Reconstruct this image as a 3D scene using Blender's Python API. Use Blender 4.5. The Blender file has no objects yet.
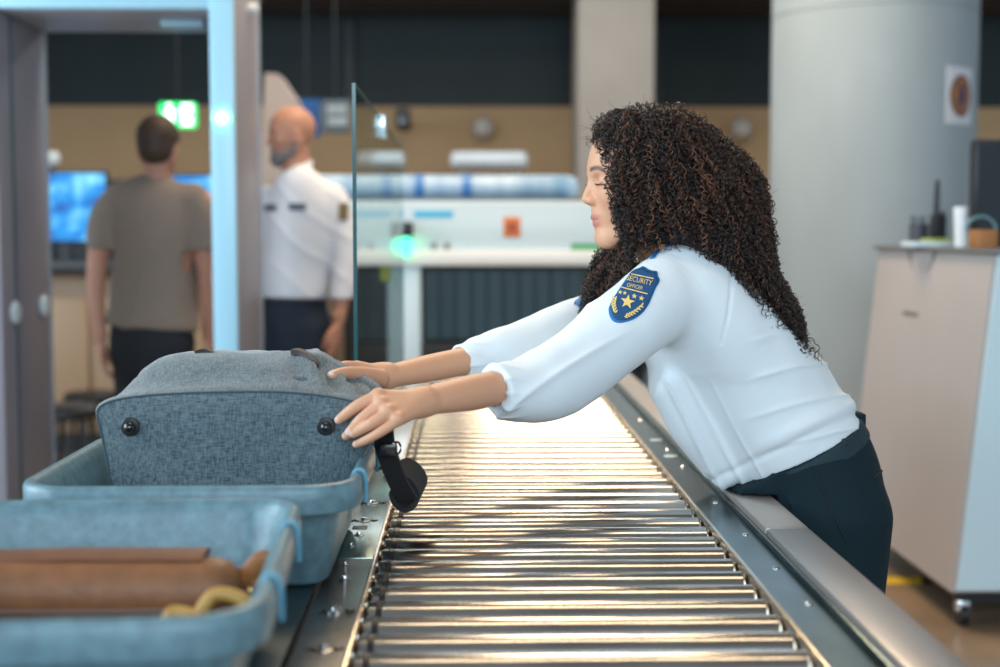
import bpy, math, random
import numpy as np
from mathutils import Vector, Matrix
from mathutils.bvhtree import BVHTree
random.seed(7); RNG = np.random.default_rng(7)
PI = math.pi
SC = bpy.context.scene; COL = SC.collection
# ------------------------------------------------------------------ camera, world, lights, exposure
F = 1388.9
PITCH = math.atan(101.5/F); YAW = math.atan(32/F)
CAMZ = 1.30
cd = bpy.data.cameras.new('camera'); cam = bpy.data.objects.new('camera', cd); COL.objects.link(cam)
cd.lens = 50; cd.sensor_width = 36; cd.clip_start = .05; cd.clip_end = 100
cam.location = (0, 0, CAMZ); cam.rotation_euler = (PI/2-PITCH, 0, -YAW)
cd.dof.use_dof = True; cd.dof.focus_distance = 2.27; cd.dof.aperture_fstop = 2.4
SC.camera = cam
w = bpy.data.worlds.new('hall_light'); SC.world = w; w.use_nodes = True
bg = w.node_tree.nodes['Background']; bg.inputs[0].default_value = (.70, .86, 1.0, 1); bg.inputs[1].default_value = .62
SC.view_settings.view_transform = 'Standard'; SC.view_settings.look = 'None'
SC.view_settings.gamma = 1; SC.view_settings.use_curve_mapping = False; SC.view_settings.exposure = .2
def area(name, loc, rot, sx, sy, power, color):
    l = bpy.data.lights.new(name, 'AREA'); l.shape = 'RECTANGLE'; l.size = sx; l.size_y = sy; l.energy = power; l.color = color
    o = bpy.data.objects.new(name, l); COL.objects.link(o); o.location = loc; o.rotation_euler = rot; return o
WARM = (1, .78, .52); COOL = (.72, .88, 1.0)
area('ceiling_light_over_belt', (.25, 5.6, 4.3), (0, 0, 0), 1.4, 2.0, 120, WARM)
area('ceiling_light_row', (.1, 2.2, 4.4), (0, 0, 0), 2.4, .4, 22, WARM)
area('daylight_glazing_left', (-5.2, 1.2, 2.6), (0, math.radians(-68), 0), 3.2, 6, 380, COOL)
area('daylight_glazing_rear', (.8, -4.5, 3.2), (math.radians(62), 0, 0), 5, 2.4, 250, COOL)
area('hall_light_far', (0, 9.5, 4.0), (0, 0, 0), 8, 1.6, 130, (.92, .95, 1))

# ------------------------------------------------------------------ helpers
Rm = np.array(cam.rotation_euler.to_matrix())
def P(px, py, Y):
    """point at world depth Y that shows at photo position px, py"""
    d = Rm @ np.array([(px-500)/F, -(py-333.5)/F, -1.0])
    t = Y/d[1]
    return np.array([d[0]*t, Y, CAMZ+d[2]*t])
def V(*a): return np.array(a, float)
MATS = {}
def mat(name, col, rough=.5, metal=0, var=0, scale=20, bump=0, bscale=None, emit=None, es=0, attr=None, spec=.5, col2=None, stretch=None, trans=0, sheen=0, sss=0, coat=0, detail=4):
    if name in MATS: return MATS[name]
    m = bpy.data.materials.new(name); MATS[name] = m; m.use_nodes = True
    nt = m.node_tree; b = nt.nodes['Principled BSDF']
    b.inputs['Base Color'].default_value = (*col, 1); b.inputs['Roughness'].default_value = rough; b.inputs['Metallic'].default_value = metal
    b.inputs['Specular IOR Level'].default_value = spec
    if trans: b.inputs['Transmission Weight'].default_value = trans
    if sheen: b.inputs['Sheen Weight'].default_value = sheen
    if coat: b.inputs['Coat Weight'].default_value = coat
    if sss: b.inputs['Subsurface Weight'].default_value = sss; b.inputs['Subsurface Radius'].default_value = (.012, .005, .003)
    if emit: b.inputs['Emission Color'].default_value = (*emit, 1); b.inputs['Emission Strength'].default_value = es
    src = None
    if attr:
        a = nt.nodes.new('ShaderNodeVertexColor'); a.layer_name = attr; src = a.outputs[0]; nt.links.new(src, b.inputs['Base Color'])
    if var or bump or col2:
        tc = nt.nodes.new('ShaderNodeTexCoord'); mp = nt.nodes.new('ShaderNodeMapping'); nt.links.new(tc.outputs['Object'], mp.inputs[0])
        if stretch: mp.inputs['Scale'].default_value = stretch
        n = nt.nodes.new('ShaderNodeTexNoise'); n.inputs['Scale'].default_value = scale; n.inputs['Detail'].default_value = detail; nt.links.new(mp.outputs[0], n.inputs['Vector'])
        if var or col2:
            r = nt.nodes.new('ShaderNodeMapRange'); r.inputs[1].default_value = .3; r.inputs[2].default_value = .7
            nt.links.new(n.outputs[0], r.inputs[0])
            mx = nt.nodes.new('ShaderNodeMix'); mx.data_type = 'RGBA'
            c2 = col2 if col2 else tuple(c*(1-var) for c in col)
            mx.inputs[7].default_value = (*col, 1); mx.inputs[6].default_value = (*c2, 1)
            nt.links.new(r.outputs[0], mx.inputs[0]); nt.links.new(mx.outputs[2], b.inputs['Base Color'])
        if bump:
            n2 = n
            if bscale:
                n2 = nt.nodes.new('ShaderNodeTexNoise'); n2.inputs['Scale'].default_value = bscale; n2.inputs['Detail'].default_value = 3; nt.links.new(mp.outputs[0], n2.inputs['Vector'])
            bp = nt.nodes.new('ShaderNodeBump'); bp.inputs['Strength'].default_value = bump; bp.inputs['Distance'].default_value = .004
            nt.links.new(n2.outputs[0], bp.inputs['Height']); nt.links.new(bp.outputs[0], b.inputs['Normal'])
    return m
def tag(o, label=None, cat=None, group=None, kind=None):
    if label: o['label'] = label
    if cat: o['category'] = cat
    if group: o['group'] = group
    if kind: o['kind'] = kind
    return o
def empty(name, loc, label, cat, group=None, rz=0):
    o = bpy.data.objects.new(name, None); COL.objects.link(o); o.location = loc; o.rotation_euler = (0, 0, rz); o.empty_display_size = .05
    return tag(o, label, cat, group)
def link_mesh(name, verts, faces, m, parent=None, smooth=True, world=True):
    """world=True: verts are world coordinates even when the parent is moved"""
    me = bpy.data.meshes.new(name)
    verts = np.asarray(verts, float)
    off = np.zeros(3)
    if parent is not None and world:
        p = parent
        while p is not None: off = off+np.array(p.location); p = p.parent
    vv = verts-off
    if isinstance(faces, np.ndarray) and faces.ndim == 2:
        nf, k = faces.shape
        me.vertices.add(len(vv)); me.vertices.foreach_set('co', vv.astype(np.float32).ravel())
        me.loops.add(nf*k); me.loops.foreach_set('vertex_index', faces.astype(np.int32).ravel())
        me.polygons.add(nf); me.polygons.foreach_set('loop_start', np.arange(0, nf*k, k, dtype=np.int32))
        me.update(calc_edges=True); me.validate()
    else:
        me.from_pydata([tuple(v) for v in vv], [], [tuple(f) for f in faces]); me.update()
    if smooth is True: me.polygons.foreach_set('use_smooth', [True]*len(me.polygons))
    elif smooth: 
        me.polygons.foreach_set('use_smooth', [True]*len(me.polygons)); me.set_sharp_from_angle(angle=math.radians(smooth))
    me.materials.append(m)
    o = bpy.data.objects.new(name, me); COL.objects.link(o)
    if parent is not None: o.parent = parent
    return o
class MB:
    """collects shapes for one mesh"""
    def __init__(s): s.v = []; s.f = []
    def add(s, v, f):
        n = len(s.v); s.v += [tuple(x) for x in v]; s.f += [tuple(i+n for i in q) for q in f]; return s
    def box(s, lo, hi, bev=.0, top=None):
        x0, y0, z0 = lo; x1, y1, z1 = hi
        if bev <= 0:
            return s.add([(x0,y0,z0),(x1,y0,z0),(x1,y1,z0),(x0,y1,z0),(x0,y0,z1),(x1,y0,z1),(x1,y1,z1),(x0,y1,z1)],
                  [(0,3,2,1),(4,5,6,7),(0,1,5,4),(1,2,6,5),(2,3,7,6),(3,0,4,7)])
        b = min(bev, (x1-x0)*.49, (y1-y0)*.49, (z1-z0)*.49)
        import bmesh
        bm = bmesh.new(); bmesh.ops.create_cube(bm, size=1)
        for q in bm.verts: q.co = Vector(((x0+x1)/2+q.co.x*(x1-x0), (y0+y1)/2+q.co.y*(y1-y0), (z0+z1)/2+q.co.z*(z1-z0)))
        bmesh.ops.bevel(bm, geom=bm.edges[:], offset=b, segments=2, affect='EDGES', profile=.5)
        bm.verts.index_update(); s.add([q.co[:] for q in bm.verts], [[q.index for q in f.verts] for f in bm.faces]); bm.free(); return s
    def cyl(s, a, b, r, n=16, r2=None, cap=True):
        a = np.array(a, float); b = np.array(b, float); r2 = r if r2 is None else r2
        t = b-a; t /= np.linalg.norm(t); u = np.cross(t, (0, 0, 1) if abs(t[2]) < .9 else (1, 0, 0)); u /= np.linalg.norm(u); v = np.cross(t, u)
        vs = [a+r*(math.cos(q)*u+math.sin(q)*v) for q in np.linspace(0, 2*PI, n, False)]+[b+r2*(math.cos(q)*u+math.sin(q)*v) for q in np.linspace(0, 2*PI, n, False)]
        fs = [(i, (i+1) % n, n+(i+1) % n, n+i) for i in range(n)]
        if cap: fs += [tuple(range(n))[::-1], tuple(range(n, 2*n))]
        return s.add(vs, fs)
    def lathe(s, prof, c, axis=(0,0,1), n=24):
        """prof: (radius, height) pairs"""
        t = np.array(axis, float); t /= np.linalg.norm(t); u = np.cross(t, (0, 0, 1) if abs(t[2]) < .9 else (1, 0, 0)); u /= np.linalg.norm(u); v = np.cross(t, u); c = np.array(c, float)
        vs = [c+h*t+r*(math.cos(q)*u+math.sin(q)*v) for r, h in prof for q in np.linspace(0, 2*PI, n, False)]
        fs = []
        for j in range(len(prof)-1):
            for i in range(n): fs.append((j*n+i, j*n+(i+1) % n, (j+1)*n+(i+1) % n, (j+1)*n+i))
        fs += [tuple(range(n))[::-1], tuple((len(prof)-1)*n+i for i in range(n))]
        return s.add(vs, fs)
    def tube(s, pts, r, n=8, flat=None, side=(0,0,1), closed=False):
        pts = np.array(pts, float); m = len(pts); r = np.broadcast_to(np.array(r, float), (m,))
        side = np.array(side, float); vs = []
        for i in range(m):
            t = (pts[(i+1) % m]-pts[i-1]) if closed else pts[min(i+1, m-1)]-pts[max(i-1, 0)]
            t = t/(np.linalg.norm(t)+1e-9); a = np.cross(t, side); a /= (np.linalg.norm(a)+1e-9); b = np.cross(t, a)
            fl = 1 if flat is None else flat
            for q in np.linspace(0, 2*PI, n, False): vs.append(pts[i]+r[i]*(math.cos(q)*a+fl*math.sin(q)*b))
        fs = []
        for j in range(m if closed else m-1):
            k = (j+1) % m
            for i in range(n): fs.append((j*n+i, k*n+i, k*n+(i+1) % n, j*n+(i+1) % n))
        if not closed: fs += [tuple(range(n)), tuple((m-1)*n+i for i in range(n))[::-1]]
        return s.add(vs, fs)
    def prism(s, poly, f0, f1):
        """poly of 2-D points; f0, f1 map a point to 3-D (back and front face)"""
        n = len(poly); vs = [f0(*p) for p in poly]+[f1(*p) for p in poly]
        return s.add(vs, [tuple(range(n))[::-1], tuple(range(n, 2*n))]+[(i, (i+1) % n, n+(i+1) % n, n+i) for i in range(n)])
    def build(s, name, m, parent=None, smooth=35, world=True): return link_mesh(name, s.v, s.f, m, parent, smooth, world)
def catmull(pts, n, closed=False):
    pts = np.array(pts, float); m = len(pts); out = []
    rng = range(m) if closed else range(m-1)
    for i in rng:
        p0 = pts[i-1] if (closed or i > 0) else pts[0]; p1 = pts[i]; p2 = pts[(i+1) % m]; p3 = pts[(i+2) % m] if (closed or i+2 < m) else pts[-1]
        for t in np.linspace(0, 1, n, False):
            out.append(.5*((2*p1)+(-p0+p2)*t+(2*p0-5*p1+4*p2-p3)*t*t+(-p0+3*p1-3*p2+p3)*t**3))
    if not closed: out.append(pts[-1])
    return np.array(out)

# ------------------------------------------------------------------ sculpting volume: smooth unions, then one skin over them
class Vol:
    def __init__(s, lo, hi, h):
        s.h = h; s.lo = np.array(lo, float); s.n = np.ceil((np.array(hi, float)-s.lo)/h).astype(int)+1
        s.A = np.full(tuple(s.n), .5, np.float32)
        s.ax = [(s.lo[i]+h*np.arange(s.n[i])).astype(np.float32) for i in range(3)]
    def _sl(s, lo, hi):
        a = np.clip(np.floor((lo-s.lo)/s.h).astype(int), 0, s.n); b = np.clip(np.ceil((hi-s.lo)/s.h).astype(int)+1, 0, s.n)
        return tuple(slice(a[i], b[i]) for i in range(3))
    def _grid(s, sl): return s.ax[0][sl[0]][:, None, None], s.ax[1][sl[1]][None, :, None], s.ax[2][sl[2]][None, None, :]
    def comb(s, sl, D, k, sub=False):
        A = s.A[sl]
        if sub:
            D = -D; hh = np.clip(.5-.5*(A-D)/max(k, 1e-6), 0, 1) if k > 0 else None
            s.A[sl] = np.maximum(A, D) if k <= 0 else A*(1-hh)+D*hh+k*hh*(1-hh)
        elif k <= 0: s.A[sl] = np.minimum(A, D)
        else:
            hh = np.clip(.5+.5*(A-D)/k, 0, 1); s.A[sl] = A*(1-hh)+D*hh-k*hh*(1-hh)
    def ell(s, c, r, k=.01, fr=None, sub=False):
        c = np.array(c, float); r = np.array(r, float); m = r.max()+k+.02
        sl = s._sl(c-m, c+m); X, Y, Z = s._grid(sl); X = X-c[0]; Y = Y-c[1]; Z = Z-c[2]
        fr = np.eye(3) if fr is None else np.array(fr, float)
        q = [X*fr[i][0]+Y*fr[i][1]+Z*fr[i][2] for i in range(3)]
        k0 = np.sqrt(sum((q[i]/r[i])**2 for i in range(3)))+1e-6; k1 = np.sqrt(sum((q[i]/r[i]**2)**2 for i in range(3)))+1e-6
        s.comb(sl, k0*(k0-1)/k1, k, sub)
    def sweep(s, pts, rad, side=(0,1,0), k=.01, n=5, sub=False, pad=.02):
        """rad: one radius or (along side, across) per point"""
        pts = [np.array(p, float) for p in pts]; rad = [(r, r) if np.isscalar(r) else r for r in rad]
        Q = catmull(np.hstack([np.array(pts), np.array(rad, float)]), n); C = Q[:, :3]; R = np.maximum(Q[:, 3:], .0008)
        mr = R.max()+k+pad; sl = s._sl(C.min(0)-mr, C.max(0)+mr)
        D = np.full(s.A[sl].shape, .5, np.float32); o = np.array([q.start for q in sl]); side = np.array(side, float)
        for i in range(len(C)-1):
            a, b = C[i], C[i+1]; t = b-a; L = np.linalg.norm(t)
            if L < 1e-7: continue
            T = t/L; A_ = side-T*np.dot(side, T); A_ /= np.linalg.norm(A_)+1e-9; B_ = np.cross(T, A_)
            m2 = max(R[i].max(), R[i+1].max())+k+pad
            s2 = s._sl(np.minimum(a, b)-m2, np.maximum(a, b)+m2); X, Y, Z = s._grid(s2)
            if 0 in [q.stop-q.start for q in s2]: continue
            X = X-a[0]; Y = Y-a[1]; Z = Z-a[2]
            al = X*T[0]+Y*T[1]+Z*T[2]; u = X*A_[0]+Y*A_[1]+Z*A_[2]; v = X*B_[0]+Y*B_[1]+Z*B_[2]
            tt = np.clip(al/L, 0, 1); ex = al-tt*L
            ra = R[i, 0]+(R[i+1, 0]-R[i, 0])*tt; rb = R[i, 1]+(R[i+1, 1]-R[i, 1])*tt; rc = np.minimum(ra, rb)
            k0 = np.sqrt((u/ra)**2+(v/rb)**2+(ex/rc)**2)+1e-6; k1 = np.sqrt((u/ra**2)**2+(v/rb**2)**2+(ex/rc**2)**2)+1e-6
            d = k0*(k0-1)/k1
            s3 = tuple(slice(s2[j].start-o[j], s2[j].stop-o[j]) for j in range(3))
            D[s3] = np.minimum(D[s3], d)
        s.comb(sl, D, k, sub)
    def cut(s, p, n, k=.004):
        """remove everything on the side n points to"""
        n = np.array(n, float); n /= np.linalg.norm(n); X, Y, Z = s._grid((slice(None),)*3)
        d = (X-p[0])*n[0]+(Y-p[1])*n[1]+(Z-p[2])*n[2]; s.A = np.maximum(s.A, d)
    def mesh(s):
        A = s.A.copy(); A[[0, -1]] = .5; A[:, [0, -1]] = .5; A[:, :, [0, -1]] = .5
        S = A < 0; nx, ny, nz = A.shape
        c = np.zeros((nx-1, ny-1, nz-1), np.int8)
        for i in (0, 1):
            for j in (0, 1):
                for k in (0, 1): c += S[i:nx-1+i, j:ny-1+j, k:nz-1+k]
        I = np.argwhere((c > 0) & (c < 8)); idx = np.full(c.shape, -1, np.int32); idx[tuple(I.T)] = np.arange(len(I))
        corner = [(i, j, k) for i in (0, 1) for j in (0, 1) for k in (0, 1)]
        val = {q: A[I[:, 0]+q[0], I[:, 1]+q[1], I[:, 2]+q[2]] for q in corner}
        acc = np.zeros((len(I), 3)); cnt = np.zeros(len(I))
        for q in corner:
            for a in range(3):
                if q[a] == 0:
                    q2 = tuple(q[b]+(b == a) for b in range(3)); va, vb = val[q], val[q2]; cr = (va < 0) != (vb < 0)
                    t = np.where(cr, va/np.where(cr, va-vb, 1), 0); p = np.array(q, float)[None, :].repeat(len(I), 0); p[:, a] += t
                    acc += p*cr[:, None]; cnt += cr
        Vv = s.lo+s.h*(I+acc/cnt[:, None]); Fs = []
        for a in range(3):
            b, d = (a+1) % 3, (a+2) % 3
            s0 = np.take(S, range(0, S.shape[a]-1), a); s1 = np.take(S, range(1, S.shape[a]), a)
            E = np.argwhere(s0 != s1); E = E[(E[:, b] > 0) & (E[:, d] > 0)]
            E = E[(E[:, b] < S.shape[b]-1) & (E[:, d] < S.shape[d]-1)]
            fl = s0[tuple(E.T)]
            def cell(db, dd):
                e = E.copy(); e[:, b] += db; e[:, d] += dd; return idx[tuple(e.T)]
            q = np.stack([cell(-1, -1), cell(0, -1), cell(0, 0), cell(-1, 0)], 1); q[~fl] = q[~fl][:, ::-1]; Fs.append(q)
        return Vv, np.vstack(Fs)
    def value(s, p):
        i = np.clip(((np.atleast_2d(p)-s.lo)/s.h), 0, s.n-1.001); a = i.astype(int); f = i-a; out = 0
        for q in [(i, j, k) for i in (0, 1) for j in (0, 1) for k in (0, 1)]:
            wgt = np.prod([f[:, m] if q[m] else 1-f[:, m] for m in range(3)], 0); out = out+wgt*s.A[a[:, 0]+q[0], a[:, 1]+q[1], a[:, 2]+q[2]]
        return out
    def grad(s, p):
        e = s.h*1.5; return np.stack([s.value(p+np.eye(3)[i]*e)-s.value(p-np.eye(3)[i]*e) for i in range(3)], 1)/(2*e)
def vnormals(v, f):
    n = np.zeros_like(v); fn = np.cross(v[f[:, 2]]-v[f[:, 0]], v[f[:, 3]]-v[f[:, 1]])
    for i in range(4): np.add.at(n, f[:, i], fn)
    return n/(np.linalg.norm(n, axis=1, keepdims=True)+1e-12)
def relax(v, f, it=1, lam=.5):
    e = np.vstack([f[:, [0, 1]], f[:, [1, 2]], f[:, [2, 3]], f[:, [3, 0]]]); deg = np.bincount(e.ravel(), minlength=len(v))[:, None]
    for _ in range(it):
        a = np.zeros_like(v); np.add.at(a, e[:, 0], v[e[:, 1]]); np.add.at(a, e[:, 1], v[e[:, 0]]); v = v+lam*(a/deg-v)
    return v
def join(parts):
    vs, fs, n = [], [], 0
    for v, f in parts: vs.append(v); fs.append(f+n); n += len(v)
    return np.vstack(vs), np.vstack(fs)
def colattr(o, C, name='Col'):
    a = o.data.color_attributes.new(name, 'FLOAT_COLOR', 'POINT'); C = np.hstack([C, np.ones((len(C), 1))]); a.data.foreach_set('color', C.astype(np.float32).ravel())
def sm(e0, e1, x): t = np.clip((x-e0)/(e1-e0), 0, 1); return t*t*(3-2*t)
def noise3(p, sc, seed=0):
    """cheap smooth pseudo-noise from sines"""
    r = np.random.default_rng(seed); out = 0
    for i in range(6):
        k = r.normal(size=3)*sc; out = out+np.sin(p@k+r.uniform(0, 6.28))
    return out/6
def batch_tubes(S, r, n=3):
    """S (m, k, 3) strand points, r (m, k) -> verts, quads"""
    m, k, _ = S.shape; T = np.gradient(S, axis=1); T /= np.linalg.norm(T, axis=2, keepdims=True)+1e-12
    ref = np.zeros_like(T); ref[..., 1] = 1; ref[..., 0] = .3; A_ = np.cross(T, ref); A_ /= np.linalg.norm(A_, axis=2, keepdims=True)+1e-9; B_ = np.cross(T, A_)
    an = np.arange(n)*2*PI/n
    Vv = S[:, :, None, :]+r[:, :, None, None]*(np.cos(an)[None, None, :, None]*A_[:, :, None, :]+np.sin(an)[None, None, :, None]*B_[:, :, None, :])
    base = (np.arange(m)[:, None, None]*k+np.arange(k-1)[None, :, None])*n; j = np.arange(n)[None, None, :]; j2 = (j+1) % n
    Q = np.stack(np.broadcast_arrays(base+j, base+j2, base+n+j2, base+n+j), -1).reshape(-1, 4)
    return Vv.reshape(-1, 3), Q
def hand(vol, wrist, mcps, fingers, thumb, rw=.02, k=.007):
    """mcps: knuckle points; fingers: per finger list of joint points after the knuckle; thumb: joint points from the palm side"""
    wrist = np.array(wrist)
    for m, r in zip(mcps, (.0105, .0108, .0102, .0092)):
        vol.sweep([wrist+(m-wrist)*.12, wrist+(m-wrist)*.55, m], [rw*.75, .0125, r], k=k, n=3)
    for m, fs, r in zip(mcps, fingers, (.0084, .0086, .0081, .0072)):
        pts = [m]+list(fs); rr = [r*1.12, r*1.02, r*.9, r*.74][:len(pts)]
        tmp = Vol(np.min(pts, 0)-.02, np.max(pts, 0)+.02, vol.h)
        vol.sweep(pts, rr, k=.0022, n=3)
    if thumb is not None: vol.sweep(thumb, [.014, .0125, .0098, .0078][:len(thumb)], k=.005, n=3)
# ------------------------------------------------------------------ setting
concrete = mat('concrete', (.40, .46, .49), .85, var=.16, scale=2.2, bump=.15, stretch=(1, 1, .5))
m_floor = mat('floor_stone', (.34, .235, .155), .28, var=.35, scale=3, detail=6)
m_dark = mat('dark_glass_panel', (.018, .034, .038), .6, var=.2, scale=3)
m_beige = mat('beige_wall', (.56, .37, .20), .8, var=.08, scale=2)
m_ceil = mat('dark_brown_ceiling', (.055, .032, .022), .5, var=.3, scale=4, stretch=(.3, 3, 1))
m_white = mat('white_paint', (.78, .84, .86), .35)
m_black = mat('black_plastic', (.012, .013, .015), .4)
def S(name, mb, m, smooth=35): return tag(mb.build(name, m, None, smooth), kind='structure')
S('floor', MB().box((-9, -3, -.1), (9, 14.2, 0)), m_floor)
S('wall_back', MB().box((-9, 13.1, 0), (9, 13.3, 2.47)), m_beige)
S('wall_upper_band', MB().box((-9, 13.15, 2.47), (9, 13.3, 4.6)), m_dark)
S('ceiling', MB().box((-9, -3, 4.6), (9, 11.0, 4.75)), mat('ceiling_grey', (.2, .2, .2), .8))
sof = MB().box((-9, 11.0, 3.32), (9, 13.2, 4.75))
for y in (11.35, 11.7, 12.05, 12.4, 12.75): sof.box((-9, y, 3.285), (9, y+.14, 3.325))
S('ceiling_soffit', sof, m_ceil)
# far square column against the wall
a = P(578, 30, 11.2); b = P(655, 30, 11.2)
S('column_far', MB().box((a[0], 11.2, 0), (b[0], 11.8, 3.4), .02), mat('far_column_plaster', (.36, .31, .26), .8, var=.1, scale=3))
for px in (573, 659, 350):
    c = P(px, 60, 13.1); S('trim_1' if px == 573 else 'trim_2' if px == 659 else 'trim_3', MB().box((c[0]-.035, 13.08, 2.47), (c[0]+.035, 13.16, 3.4)), m_black)
# round concrete column
cx, cy, cr = P(870, 232, 7.05)[0], 7.05, .505
cmb = MB().cyl((cx, cy, 0), (cx, cy, 4.65), cr, 96)
S('column_round', cmb, concrete, 40)
S('trim_4', MB().lathe([(cr+.002, 0), (cr+.003, .004), (cr+.002, .008)], (cx, cy, 2.37), n=96), mat('concrete_joint', (.30, .33, .34), .9), 40)
# poster on the column
pt = empty('poster', (cx+.43, cy-.32, 1.98), 'white square poster with an orange and brown round emblem on the round concrete column', 'poster')
th0 = math.asin((957-873)/105.)-math.atan(cx/cy)
def onc(u, z, r): q = th0+u/cr; return (cx+r*math.sin(q), cy-r*math.cos(q), z)
zc = P(957, 97, 6.7)[2]
def curved_disc(rad_fn, r, n=48):
    vs = [onc(0, zc, r)]; fs = []
    for ring in (.5, 1.):
        for i in range(n):
            q = 2*PI*i/n; u, z = rad_fn(q, ring); vs.append(onc(u, zc+z, r))
    for i in range(n):
        j = (i+1) % n; fs.append((0, 1+i, 1+j)); fs.append((1+i, 1+n+i, 1+n+j, 1+j))
    return MB().add(vs, fs)
sq = MB(); nn = 10; vs = []; fs = []
for r in (cr+.001, cr+.006):
    for i in range(nn+1):
        for z in (-.135, .135): vs.append(onc(-.1+.2*i/nn, zc+z, r))
o_ = 2*(nn+1)
for i in range(nn): fs += [(2*i, 2*i+2, 2*i+3, 2*i+1), (o_+2*i, o_+2*i+1, o_+2*i+3, o_+2*i+2), (2*i, o_+2*i, o_+2*i+2, 2*i+2), (2*i+1, 2*i+3, o_+2*i+3, o_+2*i+1)]
fs += [(0, 1, o_+1, o_), (2*nn, o_+2*nn, o_+2*nn+1, 2*nn+1)]
sq.add(vs, fs).build('sheet', mat('poster_paper', (.72, .74, .78), .6), pt)
curved_disc(lambda q, s: (.083*s*math.cos(q), .100*s*math.sin(q)), cr+.0075).build('emblem_ring', mat('emblem_red_brown', (.18, .05, .03), .6), pt)
curved_disc(lambda q, s: (.07*s*math.cos(q), .086*s*math.sin(q)), cr+.009).build('emblem_disc', mat('emblem_orange', (.62, .24, .05), .6, col2=(.12, .06, .06), scale=14), pt)
curved_disc(lambda q, s: ((.030+.008*math.cos(3*q))*s*math.cos(q), (.045+.012*math.cos(3*q))*s*math.sin(q)), cr+.0105).build('emblem_figure', mat('emblem_dark', (.10, .05, .09), .6), pt)
# hazard tape on the floor
ht = empty('floor_tape', (1.8, 5.07, 0), 'yellow and black hazard tape on the floor beside the cabinet', 'floor tape')
m_ty = mat('tape_yellow', (.75, .48, .03), .5)
for i in range(8):
    x = 1.2+i*.16; MB().add([(x+a_, y_, z_) for z_ in (.0005, .003) for a_, y_ in ((0, 5.02), (.157, 5.02), (.187, 5.12), (.03, 5.12))], [(0,3,2,1),(4,5,6,7),(0,1,5,4),(1,2,6,5),(2,3,7,6),(3,0,4,7)]).build('yellow_stripe' if i % 2 == 0 else 'black_stripe', m_ty if i % 2 == 0 else m_black, ht)

# ------------------------------------------------------------------ far background things
m_pale = mat('pale_blue_cover', (.22, .40, .62), .25, col2=(.55, .70, .84), scale=5, stretch=(1.6, .2, .2))
def ball_lamp(px, py, r, label):
    c = P(px, py, 13.0)
    t = empty('wall_lamp', c, label, 'lamp', 'round wall lamps on the beige wall')
    MB().lathe([(r*.5, 0), (r*.5, .06)], (c[0], 13.1, c[2]), (0, -1, 0)).build('bracket', m_white, t)
    MB().lathe([(r*.3, .0), (r*.8, .03), (r, .09), (r*.85, .15), (r*.4, .19), (.005, .2)], (c[0], 13.04, c[2]), (0, -1, 0)).build('globe', mat('lamp_glass', (.62, .58, .52), .4), t)
ball_lamp(483, 128, .10, 'round pale wall lamp above the long white unit on the beige wall')
ball_lamp(740, 129, .10, 'round pale wall lamp between the curly hair and the concrete column')
def unit(px0, px1, py0, py1, Y, label):
    a, b = P(px0, py1, Y), P(px1, py0, Y); t = empty('air_unit', (.5*(a[0]+b[0]), Y, a[2]), label, 'air unit', 'white air units before the beige wall')
    MB().box((a[0], Y, a[2]), (b[0], Y+.3, b[2]), .05).build('casing', m_white, t)
    MB().box((a[0]+.03, Y-.006, a[2]+.03), (b[0]-.03, Y+.01, a[2]+.05)).build('louvre', mat('louvre_grey', (.25, .26, .27), .5), t)
    for x in (a[0]+.15*(b[0]-a[0]), a[0]+.85*(b[0]-a[0])): MB().cyl((x, Y+.25, a[2]-.02), (x, 13.1, a[2]+.02), .02, 8).build('wall_arm', m_white, t)
unit(450, 528, 151, 169, 11.5, 'long white air unit above the screening machine')
unit(372, 404, 151, 168, 11.5, 'small white air unit seen through the glass divider')
c = P(403, 128, 12.0); t = empty('camera_dome', c, 'black surveillance camera on a bracket before the dark band', 'camera')
MB().box((c[0]-.06, 11.9, c[2]-.02), (c[0]+.06, 12.15, c[2]+.17), .03).build('camera_body', m_black, t)
MB().cyl((c[0], 12.1, c[2]+.08), (c[0]+.0, 13.12, c[2]+.1), .03, 10).build('bracket', m_black, t)
MB().lathe([(.035, 0), (.05, .04), (.03, .08)], (c[0], 11.92, c[2]+.05), (0, -1, 0)).build('lens', mat('lens_glass', (.02, .02, .03), .1), t)
# exit sign
c = P(177, 115, 9.2); t = empty('exit_sign', c, 'green lit exit sign hanging above the man in the taupe T-shirt', 'sign')
hw, hh = .122, .082
MB().box((c[0]-hw, 9.2, c[2]-hh), (c[0]+hw, 9.26, c[2]+hh), .015).build('housing', mat('exit_green', (.01, .35, .08), .4, emit=(.01, .7, .16), es=1.6), t)
m_lit = mat('exit_white', (.8, .9, .8), .4, emit=(.75, 1, .78), es=3)
run = MB(); X = lambda u, v: (c[0]+u, 9.196, c[2]+v); Xb = lambda u, v: (c[0]+u, 9.1995, c[2]+v)
for poly in ([(-.095, -.06), (-.085, -.065), (-.055, -.01), (-.03, -.05), (-.012, -.04), (-.035, .025), (-.02, .01), (0, .012), (0, .025), (-.025, .035), (-.06, .04), (-.085, .015), (-.08, .0), (-.065, .018), (-.07, -.02)],
             [(-.05+.016*math.cos(q), .058+.016*math.sin(q)) for q in np.linspace(0, 2*PI, 14, False)],
             [(.03, -.065), (.10, -.065), (.10, .068), (.03, .07)]): run.prism(poly, Xb, X)
run.build('running_figure_and_door', m_lit, t, False)
ar = MB().prism([(.045, .0), (.07, .03), (.07, .01), (.095, .01), (.095, -.012), (.07, -.012), (.07, -.03)], lambda u, v: (c[0]+u, 9.1955, c[2]+v), lambda u, v: (c[0]+u, 9.193, c[2]+v)); ar.build('arrow', MATS['exit_green'], t, False)
MB().cyl((c[0], 9.23, c[2]+hh), (c[0], 9.23, 4.6), .008, 8).build('hanging_rod', m_black, t)
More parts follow.
